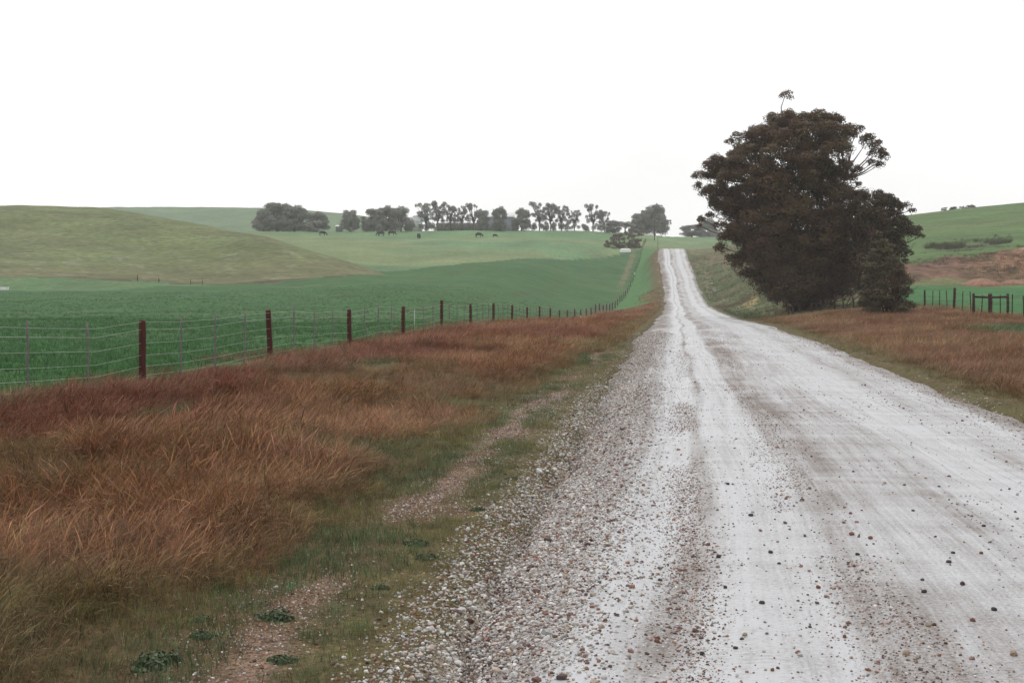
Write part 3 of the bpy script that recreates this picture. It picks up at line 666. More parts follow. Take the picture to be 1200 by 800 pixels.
for y0, y1, dw, dc in ((5.5, 14, 1900, 75), (14, 28, 1000, 38), (28, 60, 260, 10)):
    n = int((y1 - y0) * 1.75 * dw); xl = rng.normal(.22, .33, n); y = rng.uniform(y0, y1, n)   # loose ridge along the left edge
    n1 = fbm(xl / .5, y / 1.5, 231, 3); k = (xl > -.5) & (xl < 1.5) & (rng.random(n) < sstep(.0, .4, n1)); xl, y = xl[k], y[k]; x = xl + road_x(y) - RW
    k = in_view(x, y, 20); x, y = x[k], y[k]; n = len(x); s = np.exp(rng.normal(-4.25, .42, n)) * (1 + .010 * y)
    push(x, y, None, s, rng.integers(0, 6, n), peb_cols(n, pw), rng.uniform(-3, 3, (n, 3)) * [.15, .15, 1], zoff=s * .12)
    n = int((y1 - y0) * 5.6 * dc); x = rng.uniform(-1.0, 4.9, n) ; y = rng.uniform(y0, y1, n)    # loose stones over the whole road
    n1 = fbm(x / .6, y / 3.0, 241, 3); k = in_view(x, y, 20) & (rng.random(n) < .3 + .9 * sstep(.4, .65, n1)); x, y = x[k], y[k]; n = len(x); s = np.exp(rng.normal(-4.45, .45, n)) * (1 + .008 * y)
    push(x, y, None, s, rng.integers(0, 6, n), peb_cols(n, pc_), rng.uniform(-3, 3, (n, 3)) * [.15, .15, 1], zoff=s * .15)
    for cx, wd in ((.05, .12), (1.15, .22)):                                                     # gravel left between the wheel tracks
        n = int((y1 - y0) * dw * .42); x = rng.normal(cx, wd, n); y = rng.uniform(y0, y1, n); n1 = fbm(x / .8, y / 3.5, 251 + int(cx), 3)
        k = in_view(x, y, 20) & (rng.random(n) < sstep(.42, .62, n1 + .12 * (y < 10))); x, y = x[k], y[k]; n = len(x); s = np.exp(rng.normal(-4.65, .4, n)) * (1 + .008 * y)
        push(x, y, None, s, rng.integers(0, 6, n), peb_cols(n, pc_) * 1.15, rng.uniform(-3, 3, (n, 3)) * [.15, .15, 1], zoff=s * .12)
    n = int((y1 - y0) * dw * .42); xl = rng.normal(-.75, .5, n); y = rng.uniform(y0, y1, n); x = xl + road_x(y) - RW   # stones on the bare earth beside it
    n1 = fbm(x / .7, y / 1.2, 261, 3); k = in_view(x, y, 20) & (rng.random(n) < sstep(.38, .62, n1)); x, y = x[k], y[k]; n = len(x); s = np.exp(rng.normal(-4.5, .42, n)) * (1 + .01 * y)
    push(x, y, None, s, rng.integers(0, 6, n), peb_cols(n, [.16, .16, .12, .20, .06, .22, .08]), rng.uniform(-3, 3, (n, 3)) * [.15, .15, 1], zoff=s * .1)
    n = int((y1 - y0) * dw * .9); xl = rng.normal(-1.0, .24, n); y = rng.uniform(y0, y1, n); x = xl + road_x(y) - RW   # fine brown stones on the bare strip
    n4 = fbm(x / 1.3, y / 4.0, 61, 3); k = in_view(x, y, 20) & (rng.random(n) < .10 + .9 * sstep(.48, .60, n4)); x, y = x[k], y[k]; n = len(x); s = np.exp(rng.normal(-4.75, .4, n)) * (1 + .01 * y)
    push(x, y, None, s, rng.integers(0, 6, n), peb_cols(n, [.08, .04, .22, .24, .05, .27, .10]), rng.uniform(-3, 3, (n, 3)) * [.15, .15, 1], zoff=s * .1)
    n = int((y1 - y0) * dw * .12); x = road_x(y0) + RW + rng.normal(-.15, .25, n); y = rng.uniform(y0, y1, n)               # right edge
    k = in_view(x, y, 20); x, y = x[k], y[k]; n = len(x); s = np.exp(rng.normal(-4.2, .4, n)) * (1 + .012 * y)
    push(x, y, None, s, rng.integers(0, 6, n), peb_cols(n, pw), rng.uniform(-3, 3, (n, 3)) * [.15, .15, 1], zoff=s * .1)
o = scatter('loose_gravel', *flush(), pebs); tag(o, 'loose grey, white and brown gravel strewn over road and edge', 'gravel', kind='stuff')
# the largest loose stones, one by one
sm = [plain('stone_' + nm, c, .8, .3, 30, bumpd=.004) for nm, c in (('dark', (.05, .04, .038)), ('red', (.17, .075, .05)), ('tan', (.30, .23, .17)))]
smesh = [[rock_mesh('road_stone', 600 + i * 3 + j, sm[i], 2, .16) for j in range(3)] for i in range(3)]
SL = ('dark grey loose stone lying on the pale gravel road', 'rust red loose stone lying on the pale gravel road', 'tan loose stone lying on the pale gravel road')
stones = [(842,655,0),(820,667,1),(770,757,1),(913,662,0),(1117,655,0),(1020,637,1),(1112,665,0),(959,690,1),(862,765,0),(830,640,1),(1001,668,1),(1070,605,0),(1153,623,0),(893,712,0),(903,650,0),(1140,732,1),(990,747,1),(1083,700,0),(823,770,0),(785,716,1),(1060,575,0),(1150,655,1),(998,632,1),(1005,655,0),(850,690,0),(1165,720,0),(880,608,0),(905,795,1),(853,571,0),(951,540,0),(1088,737,2),(873,750,2),(921,587,0),(968,700,2),(1000,560,0),(1183,573,0),(1128,690,0),(1188,770,2),(1062,768,2),(790,790,2)]
for px, row, k in stones:
    d = F * EYE / (row - HROW); x, y = pxd(px, d); x, y = float(x), float(y)
    o = link(bpy.data.objects.new('loose_stone', smesh[k][random.randrange(3)])); s = random.uniform(.026, .044)
    o.scale = (s, s, s); o.location = (x, y, float(surf_z(x, y)) + s * .2); o.rotation_euler = (0, 0, random.uniform(0, 6))
    tag(o, SL[k], 'stone', ('dark stones on the road', 'red stones on the road', 'tan stones on the road')[k])

# ------------------------------------------------------------------ left fence
FN = [28.5 * (1 + .3126 * n) for n in range(0, 47)]
fence = empty('wire_fence', (FX, 28.5, gz(FX, 28.5)))
tag(fence, 'long wire fence with red-brown posts and grey droppers along the green crop field', 'fence')
fb = Vector(fence.location)
def fy(n):                          # fence parameter -> world y (camera depth d at line x = FX)
    d = 28.5 * (1 + .3126 * n); return (d - FX * FW[0]) / FW[1]
def fpt(n): y = fy(n); return FX, y, gz(FX, y)
def post_mesh(name, h, r, seed, mat, n=10):
    b = MB(); g = random.Random(seed); k = [(-.35, 1.0), (0, 1.0), (.3 * h, .97), (.65 * h, 1.0), (.97 * h, .95), (h, .80)]
    b.tube([(g.uniform(-.008, .008), g.uniform(-.008, .008), z) for z, _ in k], [r * q for _, q in k], n, .09)
    return b.build(name, mat, linkit=False).data
pm = [post_mesh('post', 1.27, .073, i, M['post']) for i in range(4)]
for n in range(-1, 47):
    x, y, z = fpt(n); o = link(bpy.data.objects.new('post', pm[n % 4]), fence)
    hs = {1: 1.0, 3: 1.06, 4: 1.1}.get(n, 1 + random.uniform(-.05, .05)); lean = {1: .05, 0: 0.0, 3: -.02}.get(n, random.uniform(-.02, .02))
    o.location = Vector((x, y, z)) - fb; o.scale = (1, 1, hs); o.rotation_euler = (random.uniform(-.015, .015), lean, random.uniform(0, 6))
def dropper_mesh(seed):
    b = MB(); g = random.Random(seed)
    zs = np.linspace(-.1, 1.3, 9); b.tube([(g.uniform(-.008, .008), g.uniform(-.004, .004), z) for z in zs], [.021 + g.uniform(-.003, .003) for _ in zs], 5, .2)
    return b.build('dropper', M['dropper'], linkit=False).data
dm = [dropper_mesh(i) for i in range(4)]
dn = [-.86, -.56, -.29]
for n in range(0, 22): dn += [n + .25, n + .5, n + .75]
for i, n in enumerate(dn):
    if n in (3.25,): continue
    x, y, z = fpt(n); o = link(bpy.data.objects.new('dropper', dm[i % 4]), fence)
    o.location = Vector((x, y, z)) - fb; o.rotation_euler = (0, random.uniform(-.02, .02), random.uniform(0, 6)); o.scale = (1, 1, random.uniform(.96, 1.03))
x, y, z = fpt(3.27); b = MB(); b.tube([(0, 0, -.1), (0, 0, .5), (0, 0, 1.12)], [.012, .012, .010], 6); o = b.build('marker_rod', M['wire'], fence); o.location = Vector((x, y, z)) - fb; tag(o, 'thin pale rod standing in the fence line')
for n, zz in ((14, .55), (34, .8)):
    x, y, z = fpt(n); b = MB(); b.tube([(0, 0, zz - .5), (0, 0, zz), (0, 0, zz + .04)], [.10, .10, .085], 10); o = b.build('white_sleeve', M['white'], fence); o.location = Vector((x, y, z)) - fb; tag(o, 'white painted lower end of a far post')
ns = np.arange(-1, 46.01, .25); wp = np.array([fpt(n) for n in ns])
for hw in (1.2, 1.04, .78, .53, .31, .13):
    b = MB(); p = wp.copy() - np.array(fb); sag = .012 * np.sin(ns * math.pi) ** 2
    p[:, 2] += hw - sag + rng.normal(0, .004, len(p)); b.tube(p, .0028, 4); b.build('wire', M['wire'], fence)

# ------------------------------------------------------------------ right fence with strainer frame
rf = empty('paddock_fence', (18, 77, gz(18, 77))); rb = Vector(rf.location)
tag(rf, 'dark timber and wire fence in front of the small green paddock', 'fence')
def rpt(px):
    u = (px - 798.0) / F; y = 18.0 / max(u, .02); xx = 18.0
    # direction of photo column in world
    uu = (px - 600.0) / F; vx = FW[0] + uu * RT[0]; vy = FW[1] + uu * RT[1]
    t = 18.0 / vx; return 18.0, t * vy, gz(18.0, t * vy)
pm2 = [post_mesh('post', 1.3, .085, 40 + i, M['dpost']) for i in range(2)]; pm3 = [post_mesh('dropper', 1.25, .032, 50 + i, M['dpost'], 6) for i in range(3)]
for px, kind in ((1021,0),(1052,0),(1083.7,0),(1092.8,1),(1101,1),(1110,1),(1118,2),(1127.7,1),(1138,1),(1150.5,1),(1160.6,3),(1172.6,1),(1186,1),(1200,1),(1216,2)):
    x, y, z = rpt(px); o = link(bpy.data.objects.new('dropper' if kind == 1 else 'post', (pm3[int(px) % 3] if kind == 1 else pm2[int(px) % 2])), rf)
    o.location = Vector((x, y, z)) - rb; o.rotation_euler = (0, random.uniform(-.05, .05), random.uniform(0, 6))
    s = {3: 1.5, 2: 1.05, 0: .8}.get(kind, 1); o.scale = (s, s, {1: random.uniform(.92, 1.04), 3: 1.02, 2: 1.08, 0: 1.0}[kind])
wp = np.array([rpt(p) for p in (900, 930, 960, 990, 1021, 1052, 1083.7, 1101, 1118, 1138, 1160.6, 1186, 1216, 1250)])
for hw in (1.15, .9, .62, .38):
    b = MB(); p = wp - np.array(rb); p[:, 2] += hw; b.tube(p, .004, 4); b.build('wire', M['dropper'], rf)
# strainer frame standing behind the fence
def at(px, d, dz=0):
    x, y = pxd(px, d); return Vector((float(x), float(y), gz(float(x), float(y)) + dz))
sf = empty('strainer_frame', at(1161, 86)); sb = sf.location
tag(sf, 'dark timber frame of two posts joined by a top rail behind the paddock fence', 'frame')
a, c = at(1141, 86) - sb, at(1181, 86) - sb
for p in (a, c):
    b = MB(); b.tube([(p.x, p.y, p.z - .3), (p.x + .01, p.y, p.z + .5), (p.x, p.y, p.z + 1.27)], [.085, .085, .08], 9, .1); b.build('post', M['dpost'], sf)
b = MB(); b.tube([(a.x, a.y, a.z + 1.06), ((a.x + c.x) / 2, (a.y + c.y) / 2, (a.z + c.z) / 2 + 1.04), (c.x, c.y, c.z + 1.08)], [.06, .065, .06], 8, .1); b.build('rail', M['dpost'], sf)
# old rail fence under the big tree
of = empty('rail_fence', at(975, 106)); ob = of.location; tag(of, 'low weathered dark rail fence under the big tree', 'fence')
pl = [924, 929, 951, 962, 978, 988, 1000]; pts = []
for i, px in enumerate(pl):
    p = at(px, 108 - .0 * i) - ob; b = MB(); hgt = (.75, .7, .8, .95, 1.25, .8, .9)[i]; b.tube([(p.x, p.y, p.z - .2), (p.x + .02, p.y, p.z + hgt * .5), (p.x - .02, p.y, p.z + hgt)], [.07, .065, .055], 7, .15); b.build('post', M['dpost'], of); pts.append((p, hgt))
for zz in (.35, .7):
    for i in (2, 3, 4, 5):
        p, q_ = pts[i][0], pts[i + 1][0]; b = MB(); b.tube([(p.x, p.y, p.z + zz), ((p.x + q_.x) / 2, (p.y + q_.y) / 2, (p.z + q_.z) / 2 + zz - .03), (q_.x, q_.y, q_.z + zz)], .035, 6, .2); b.build('rail', M['dpost'], of)

# ------------------------------------------------------------------ trees
def leaf_cloud(cl, dens, size, cols, g, upper=.0, aspect=.62, flat=.75, droop=.25):
    """cl: list of (x, y, z, r); leaf quads on and in flattened bumpy domes -> v, f, c"""
    V = []; Cc = []
    for (cx, cy, cz, r) in cl:
        n = max(8, int(dens * r * r)); u = g.normal(size=(n, 3)); u /= np.linalg.norm(u, axis=1)[:, None]
        lo = u[:, 2] < -.3; fl = lo & (g.random(n) < .6); u[fl, 2] *= -1
        ph = g.uniform(0, 6, 3); bumpn = 1 + .22 * np.sin(u[:, 0] * 5 + ph[0]) * np.sin(u[:, 1] * 5 + ph[1]) + .12 * np.sin(u[:, 2] * 9 + ph[2])
        rad = r * bumpn * (1 - .30 * g.random(n) ** 2.2)
        c = np.stack([cx + u[:, 0] * rad, cy + u[:, 1] * rad, cz + u[:, 2] * rad * flat], -1)
        nn_ = u + g.normal(size=(n, 3)) * .30; nn_[:, 2] += .15; nn_ /= np.linalg.norm(nn_, axis=1)[:, None]
        ax = np.cross(nn_, g.normal(size=(n, 3))); ax[:, 2] -= droop; ax /= np.linalg.norm(ax, axis=1)[:, None] + 1e-9
        b = np.cross(nn_, ax); b /= np.linalg.norm(b, axis=1)[:, None] + 1e-9
        s = size * g.uniform(.55, 1.35, n)[:, None]
        V.append(np.stack([c - ax * s * .5, c + b * s * aspect * .5, c + ax * s * .5, c - b * s * aspect * .5], 1))
        k = cols[g.integers(0, len(cols))] * (1 + g.normal(0, .08)); cc = k[None] * (1 + g.normal(0, .15, (n, 1)))
        Cc.append(np.repeat(np.clip(cc, .003, .5)[:, None, :], 4, 1))
    v = np.concatenate(V).reshape(-1, 3); c = np.concatenate(Cc).reshape(-1, 3)
    return v, np.arange(len(v)).reshape(-1, 4), c
def billow(cl, g, k=7):
    out = []
    for (x, y, z, r) in cl:
        out.append((x, y, z, r * .74))
        for _ in range(k):
            u = g.normal(size=3); u[2] = abs(u[2]) * 1.0 - .25; u /= np.linalg.norm(u); q = r * g.uniform(.55, .75)
            out.append((x + u[0] * q, y + u[1] * q, z + u[2] * q * .8, r * g.uniform(.30, .48)))
    return out
def curve_pts(a, b, g, n=6, bow=.12, up=.3):
    a = np.asarray(a, float); b = np.asarray(b, float); L_ = np.linalg.norm(b - a); t = np.linspace(0, 1, n)[:, None]
    off = g.normal(size=3) * bow * L_; off[2] = -abs(off[2]) * .3 + up * L_ * -.2
    return a + (b - a) * t + off * (4 * t * (1 - t)) * .6 + g.normal(size=(n, 3)) * .012 * L_ * (t * (1 - t) * 4)
def profile_tree(name, px0, d, rows, axis_px, label, cat, cols, leafd, leafs, nclump, crange, seed, depth=.9, extra=(), base_row=None, stems=5, stem_r=.22, twigs=0, bark='bark', holes=(), inner=40, group=None, spread=.9):
    """a tree whose crown widths at each height are those of the photograph, round in plan"""
    g = np.random.default_rng(seed); ppm = F / d
    bx, by = [float(q) for q in pxd(px0, d)]; bz = gz(bx, by)
    base = HROW + (EYE - bz) * ppm
    rk = sorted(rows); H = [(base - r[0]) / ppm for r in rk]; Lf = [(r[1] - px0) / ppm for r in rk]; Rg = [(r[2] - px0) / ppm for r in rk]
    root = empty(name, (bx, by, bz - .05), PHI); tag(root, label, cat, group)
    Hs = np.array(H[::-1]); Ls = np.array(Lf[::-1]); Rs = np.array(Rg[::-1])
    cl = []; tries = 0
    while len(cl) < nclump and tries < 40000:
        tries += 1
        h = g.uniform(Hs[0], Hs[-1]); l, r_ = np.interp(h, Hs, Ls), np.interp(h, Hs, Rs); c, hw = (l + r_) / 2, (r_ - l) / 2
        rad = g.uniform(*crange); rad = min(rad, hw * .8 + .15)
        th = g.uniform(0, 2 * math.pi); q = math.sqrt(g.uniform(.35, 1)); x = c + math.cos(th) * max(hw - rad * .85, .05) * q; yy = math.sin(th) * max(hw - rad * .85, .05) * q * depth
        z = min(h, Hs[-1] - rad * .55)
        pxx, roww = px0 + x * ppm, base - z * ppm
        if any((pxx - a) ** 2 / (w_ + rad * ppm * .6) ** 2 + (roww - b_) ** 2 / (h_ + rad * ppm * .5) ** 2 < 1 for a, b_, w_, h_ in holes): continue
        if any((x - e[0]) ** 2 + (yy - e[1]) ** 2 + (1.5 * (z - e[2])) ** 2 < (spread * .5 * (rad + e[3])) ** 2 for e in cl): continue
        cl.append((x, yy, z, rad))
    nin = []
    for _ in range(inner):
        h = g.uniform(Hs[0] + .06 * (Hs[-1] - Hs[0]), Hs[-1] * .88); l, r_ = np.interp(h, Hs, Ls), np.interp(h, Hs, Rs)
        x = (l + r_) / 2 + (r_ - l) / 2 * g.uniform(-.5, .5); rad = crange[1] * 1.1
        pxx, roww = px0 + x * ppm, base - h * ppm
        if any((pxx - a) ** 2 / (w_ + rad * ppm) ** 2 + (roww - b_) ** 2 / (h_ + rad * ppm) ** 2 < 1 for a, b_, w_, h_ in holes): continue
        nin.append((x, g.uniform(-.5, .5) * (r_ - l) / 2, h, rad))
    ex = [((p - px0) / ppm, dy, (base - r) / ppm, q) for p, r, q, dy in extra]
    v1, f1, c1 = leaf_cloud(billow(cl, g) + billow(ex, g, 4), leafd * .72, leafs, cols, g, flat=.88)
    if nin:
        v2, f2, c2 = leaf_cloud(nin, leafd * .22, leafs * 1.5, cols, g); f1 = np.vstack([f1, f2 + len(v1)]); v1 = np.vstack([v1, v2]); c1 = np.vstack([c1, c2])
    mesh_np('crown', v1, f1, M['leaf'], root, cols=c1)
    b = MB(); nodes = []
    ax = (axis_px - px0) / ppm
    for s in range(stems):
        t = (s + .5) / stems * 2 - 1; hh = Hs[-1] * g.uniform(.55, .8); hwid = (np.interp(hh, Hs, Rs) - np.interp(hh, Hs, Ls)) * .5
        a = (t * .5 * stems * .18 + g.normal(0, .1), g.normal(0, .35), -.2); e = (ax + t * hwid * .62 + g.normal(0, .2), g.normal(0, hwid * .3), hh)
        p = curve_pts(a, e, g, 8, .06, .1); b.tube(p, np.linspace(stem_r * g.uniform(.8, 1.15), stem_r * .28, 8), 8, .12); nodes += [tuple(k) for k in p[2:]]
    nd = np.array(nodes)
    b.build('trunk', M[bark], root, True)
    b = MB()
    for (x, yy, z, r) in cl + ex:
        dd = np.linalg.norm((nd - [x, yy, z]) * [1, 1, .8], axis=1) + np.where(nd[:, 2] > z - .3, 50, 0); k = int(np.argmin(dd))
        p = curve_pts(nd[k], (x, yy, z + r * .1), g, 6, .08, .3); L_ = np.linalg.norm(p[-1] - p[0]); r0 = min(.035 + .014 * L_, stem_r * .4); b.tube(p, np.linspace(r0, .014, 6), 5)
        for _ in range(3): b.tube([p[4], (x + g.normal(0, .45) * r, yy + g.normal(0, .45) * r, z + r * g.uniform(0, .6))], [.014, .007], 4)
    for _ in range(twigs):
        a = (g.normal(0, 5 * stem_r), g.uniform(-7 * stem_r, .6 * stem_r), g.uniform(0, .8)); hh = g.uniform(.22, .62) * Hs[-1]; l, r_ = np.interp(hh, Hs, Ls), np.interp(hh, Hs, Rs)
        e = ((l + r_) / 2 + (r_ - l) / 2 * g.uniform(-.85, .85), -abs(g.normal(.75, .2)) * (r_ - l) / 2 * .95, hh); p = curve_pts(a, e, g, 7, .05, .25); b.tube(p, np.linspace(.045, .010, 7), 4)
    b.build('branches', M[bark], root, True)
    return root, ppm, base
gum_cols = [C(.086, .047, .022), C(.094, .051, .024), C(.084, .055, .025), C(.105, .074, .036), C(.074, .039, .020)]
gum_rows = [(134,940,968),(140,897,988),(150,882,1004),(162,858,1016),(180,842,1026),(200,818,1012),(220,815,1004),(240,824,1014),(260,832,1024),(280,838,1026),(300,845,1024),(318,868,1016),(335,882,1006),(348,893,1000)]
gum_extra = [(905,140,.9,0),(925,140,.9,.5),(960,138,1.0,-.4),(980,142,.95,.3),(1002,152,.85,0),(1017,164,.95,.2),(1030,178,.8,.4),(1038,183,.6,.2),(1035,192,.5,.6),(1026,170,.75,0),(1022,190,.5,.1),(1004,200,.55,-.2),(1006,216,.4,0),(862,162,.7,0),(856,165,.5,.4),(874,158,.6,.2),(820,205,.75,0),(818,218,.55,.3),(828,196,.7,-.4),(840,186,.7,.2),(824,258,.55,0),(832,252,.5,.3),(820,264,.3,.1),(836,238,.5,0),(845,290,.75,-.3),(855,304,.75,-.6),(862,312,.75,-.6),(872,322,.75,-.5),(884,332,.8,-.8),(893,342,.8,-.6),(905,348,.8,-.9),(850,278,.8,0),(846,264,.8,.2)]
root, ppm, base = profile_tree('eucalyptus_tree', 945, 116, gum_rows, 940, 'huge dark eucalyptus with billowing crown reaching almost to the ground beside the road', 'tree', gum_cols, 1350, .135, 210, (.65, 1.75), 3, spread=1.3, extra=gum_extra, stems=7, twigs=130, holes=[(1001,192,13,17),(996,184,12,10),(822,240,7,7)], inner=34)
# thin leader above the crown
g = np.random.default_rng(91); top = ((920 - 945) / ppm, 0, (base - 112) / ppm); b = MB(); b.tube([((917 - 945) / ppm, 0, (base - 150) / ppm), ((915.5 - 945) / ppm, 0, (base - 125) / ppm), top], [.06, .04, .025], 5)
lead = b.build('top_shoot', M['bark'], root)
v, f, c = leaf_cloud([((916 - 945) / ppm, 0, (base - 113) / ppm, .32), ((923.5 - 945) / ppm, .05, (base - 109) / ppm, .44), ((926 - 945) / ppm, -.05, (base - 114) / ppm, .3), ((919 - 945) / ppm, 0, (base - 110) / ppm, .36)], 900, .13, gum_cols, g)
mesh_np('shoot_leaves', v, f, M['leaf'], lead, cols=c)
dk_cols = [C(.060, .037, .019), C(.068, .041, .021), C(.055, .038, .019)]
profile_tree('spreading_tree', 1012, 110, [(222,1000,1012),(228,996,1036),(238,990,1062),(250,988,1070),(265,990,1078),(280,992,1072),(300,992,1064),(320,990,1052),(338,992,1042)], 1026, 'dark flat-topped tree with layered branches against the right side of the big eucalyptus', 'tree', dk_cols, 1300, .125, 90, (.45, 1.15), 13, spread=1.1,
  extra=[(1062,240,.5,0),(1070,246,.4,.2),(1076,268,.5,0),(1080,276,.35,.2),(1058,290,.5,-.4),(1050,236,.5,0),(1066,296,.4,.1),(1062,306,.35,.1),(1040,232,.5,.2)], stems=2, stem_r=.2, twigs=20, inner=14, holes=[(1061,252,5,3)])
sh_cols = [C(.082, .066, .035), C(.092, .070, .037), C(.072, .064, .033)]
profile_tree('bushy_shrub', 1040, 88, [(268,1025,1033),(283,1019,1041),(298,1011,1051),(312,1005,1063),(328,1001,1072),(348,999,1077),(366,1006,1072)], 1034, 'broad grey-olive shrub with a slim pointed top standing before the dark trees', 'shrub', sh_cols, 1300, .11, 74, (.26, .62), 23, spread=1.35, stems=6, stem_r=.06, twigs=45, inner=5, extra=[(1029,272,.22,0),(1028,284,.3,0),(1058,322,.4,0)])

# far trees: a few forms, each placed tree its own object
def far_form(seed, style):
    g = np.random.default_rng(seed); b = MB(); cl = []
    cols = [C(.185, .180, .158), C(.160, .160, .140), C(.205, .195, .170)]  # leaf colours paled towards grey: part of the haze is put into them
    if style == 'dense':
        for _ in range(60):
            h = g.uniform(.06, .9); hw = .5 * math.sin(math.pi * min(.97, (h * .75 + .22))) ** .55; th = g.uniform(0, 6.28); q = math.sqrt(g.uniform(.1, 1))
            cl.append((math.cos(th) * hw * .85 * q, math.sin(th) * hw * .85 * q, h, g.uniform(.08, .17)))
        b.tube([(0, 0, -.05), (.01, 0, .2), (0, .01, .45)], [.035, .03, .015], 7, .1)
        for c in cl[::2]: b.tube([(0, 0, .18), (c[0] * .5, c[1] * .5, .12 + c[2] * .5), c[:3]], [.014, .01, .004], 4)
    elif style == 'open':
        b.tube([(0, 0, -.05), (.02, 0, .25), (.0, .02, .5)], [.026, .022, .014], 7, .1)
        for _ in range(28):
            th = g.uniform(0, 6.28); q = g.uniform(.1, .42); c = (math.cos(th) * q, math.sin(th) * q, g.uniform(.34, .95), g.uniform(.05, .115)); cl.append(c)
            b.tube([(0, 0, g.uniform(.2, .42)), (c[0] * .4, c[1] * .4, .25 + .35 * c[2]), c[:3]], [.014, .010, .004], 5)
        for _ in range(9): cl.append((g.uniform(-.45, .45), g.uniform(-.4, .4), g.uniform(.05, .25), .1))
    else:   # umbrella
        b.tube([(0, 0, -.05), (.03, 0, .35), (.0, .02, .6)], [.035, .026, .016], 7, .1)
        for _ in range(12):
            th = g.uniform(0, 6.28); q = g.uniform(.0, .45); c = (math.cos(th) * q, math.sin(th) * q, g.uniform(.62, .9), g.uniform(.1, .16)); cl.append(c)
            b.tube([(0, 0, .4), (c[0] * .5, c[1] * .5, .62), c[:3]], [.014, .010, .004], 5)
    v, f, c = leaf_cloud(cl, 30000, .034, cols, g, flat=.95)
    return mesh_np('crown', v, f, M['fleaf'], linkit=False, cols=c).data, b.build('trunk', M['fbark'], linkit=False).data
forms = {('dense', i): far_form(700 + i, 'dense') for i in range(4)}; forms.update({('open', i): far_form(720 + i, 'open') for i in range(4)}); forms.update({('umb', i): far_form(740 + i, 'umb') for i in range(2)})
FT = [ # px, width px, top row, distance, style, label
 (309,24,246,482,'dense','low grey tree at the outer end of the round dense clump on the pasture ridge'),
 (325,40,238,484,'dense','tallest broad tree of the round dense clump on the pasture ridge'),
 (345,32,243,483,'dense','middle-sized tree beside the tallest one in the dense clump'),
 (371,25,249,480,'dense','small round tree just beside the dense clump, a cow grazing below it'),
 (410,21,247,482,'dense','lone bushy tree between the dense clump and the paired trees'),
 (438,27,245,483,'dense','wider tree of the pair standing above the two grazing cows'),
 (452,24,243,486,'dense','taller tree of the pair standing above the two grazing cows'),
 (470,27,243,484,'dense','pointed dense tree beside the pale round tank'),
 (499,24,239,488,'open','slender open tree in front of the pale round tank'),
 (513,24,238,490,'open','tall open tree at the end of the long dark shed by the tank'),
 (528,20,239,490,'open','airy thin-trunked tree over the tank end of the long dark shed'),
 (541,20,241,490,'open','airy tree over the middle of the long dark shed'),
 (555,20,240,490,'open','airy tree over the end of the long dark shed near the grey barn'),
 (566,14,247,484,'dense','narrow dense tree against the grey barn on its dark shed side'),
 (585,17,244,482,'dense','egg-shaped tree standing before the middle of the grey barn'),
 (611,22,245,484,'dense','broad tree at the barn corner away from the dark shed'),
 (632,22,238,488,'open','tall tree beside the broad tree at the barn corner'),
 (645,20,240,490,'open','second open tree past the barn corner along the ridge'),
 (658,20,240,490,'open','third open tree past the barn corner along the ridge'),
 (673,18,246,488,'open','thin sparse tree ending the row past the barn, open sky beside it'),
 (695,24,241,490,'open','leaning open tree alone on the skyline between two gaps'),
 (708,16,249,490,'open','slim tree between the leaning tree and the flat-topped one'),
 (718,18,259,494,'dense','small low tree beside the flat-topped tree on the skyline'),
 (733,22,260,496,'umb','flat-topped umbrella tree on the skyline behind the brown bush'),
 (767,40,241,528,'dense','big domed tree behind the utility pole at the top of the hill'),
 (749,20,250,526,'dense','lower lobe-shaped tree leaning on the big domed hilltop tree'),
 (811,26,264,560,'dense','low wide tree on the skyline beyond the road crest'),
 (831,26,257,640,'dense','pale hazy tree behind the low wide one beyond the road crest'),
 (1107,9,245.5,352,'open','tiny low tree at the lower end of the trees on the right hill brow'),
 (1118,10,244.5,352,'dense','tiny rounded tree second up among the trees on the right hill brow'),
 (1128,10,242,352,'open','tiny tree third up among the trees on the right hill brow'),
 (1138,10,242,352,'dense','tiny tree at the upper end of the trees on the right hill brow')]
for i, (px, wpx, top, d, st, lab) in enumerate(FT):
    p = at(px, d); ppm = F / d; baser = HROW + (EYE - p.z) * ppm; H = max((baser - top) / ppm * 1.03, 1.5); W = wpx / ppm
    me = forms[(st, i % (2 if st == 'umb' else 4))]; root = empty('ridge_tree' if px < 700 else ('skyline_tree' if px < 1000 else 'brow_tree'), p, random.uniform(0, 6.28)); tag(root, lab, 'tree', 'trees along the pasture ridge' if px < 720 else ('trees on the hilltop beyond the road' if px < 900 else 'trees on the brow of the right hill'))
    for nm, m_ in zip(('crown', 'trunk'), me):
        o = link(bpy.data.objects.new(nm, m_), root); o.scale = (W * (1.0 if px == 767 else 1.2), W * (1.0 if px == 767 else 1.2), H)
        if px == 695: o.rotation_euler = (0, 0, 0)
# brown bush by the field corner
bx = profile_tree('brown_bush', 728, 402, [(269,742,750),(272,730,755),(276,716,757),(281,708,758),(287,704,757),(294,705,752)], 730, 'wide brown-green bush at the upper corner of the crop field', 'bush', [C(.13, .092, .064), C(.105, .095, .058), C(.15, .10, .074)], 200, .36, 64, (.45, 1.1), 33, stems=5, stem_r=.12, twigs=30, inner=0, depth=.6, spread=1.2)

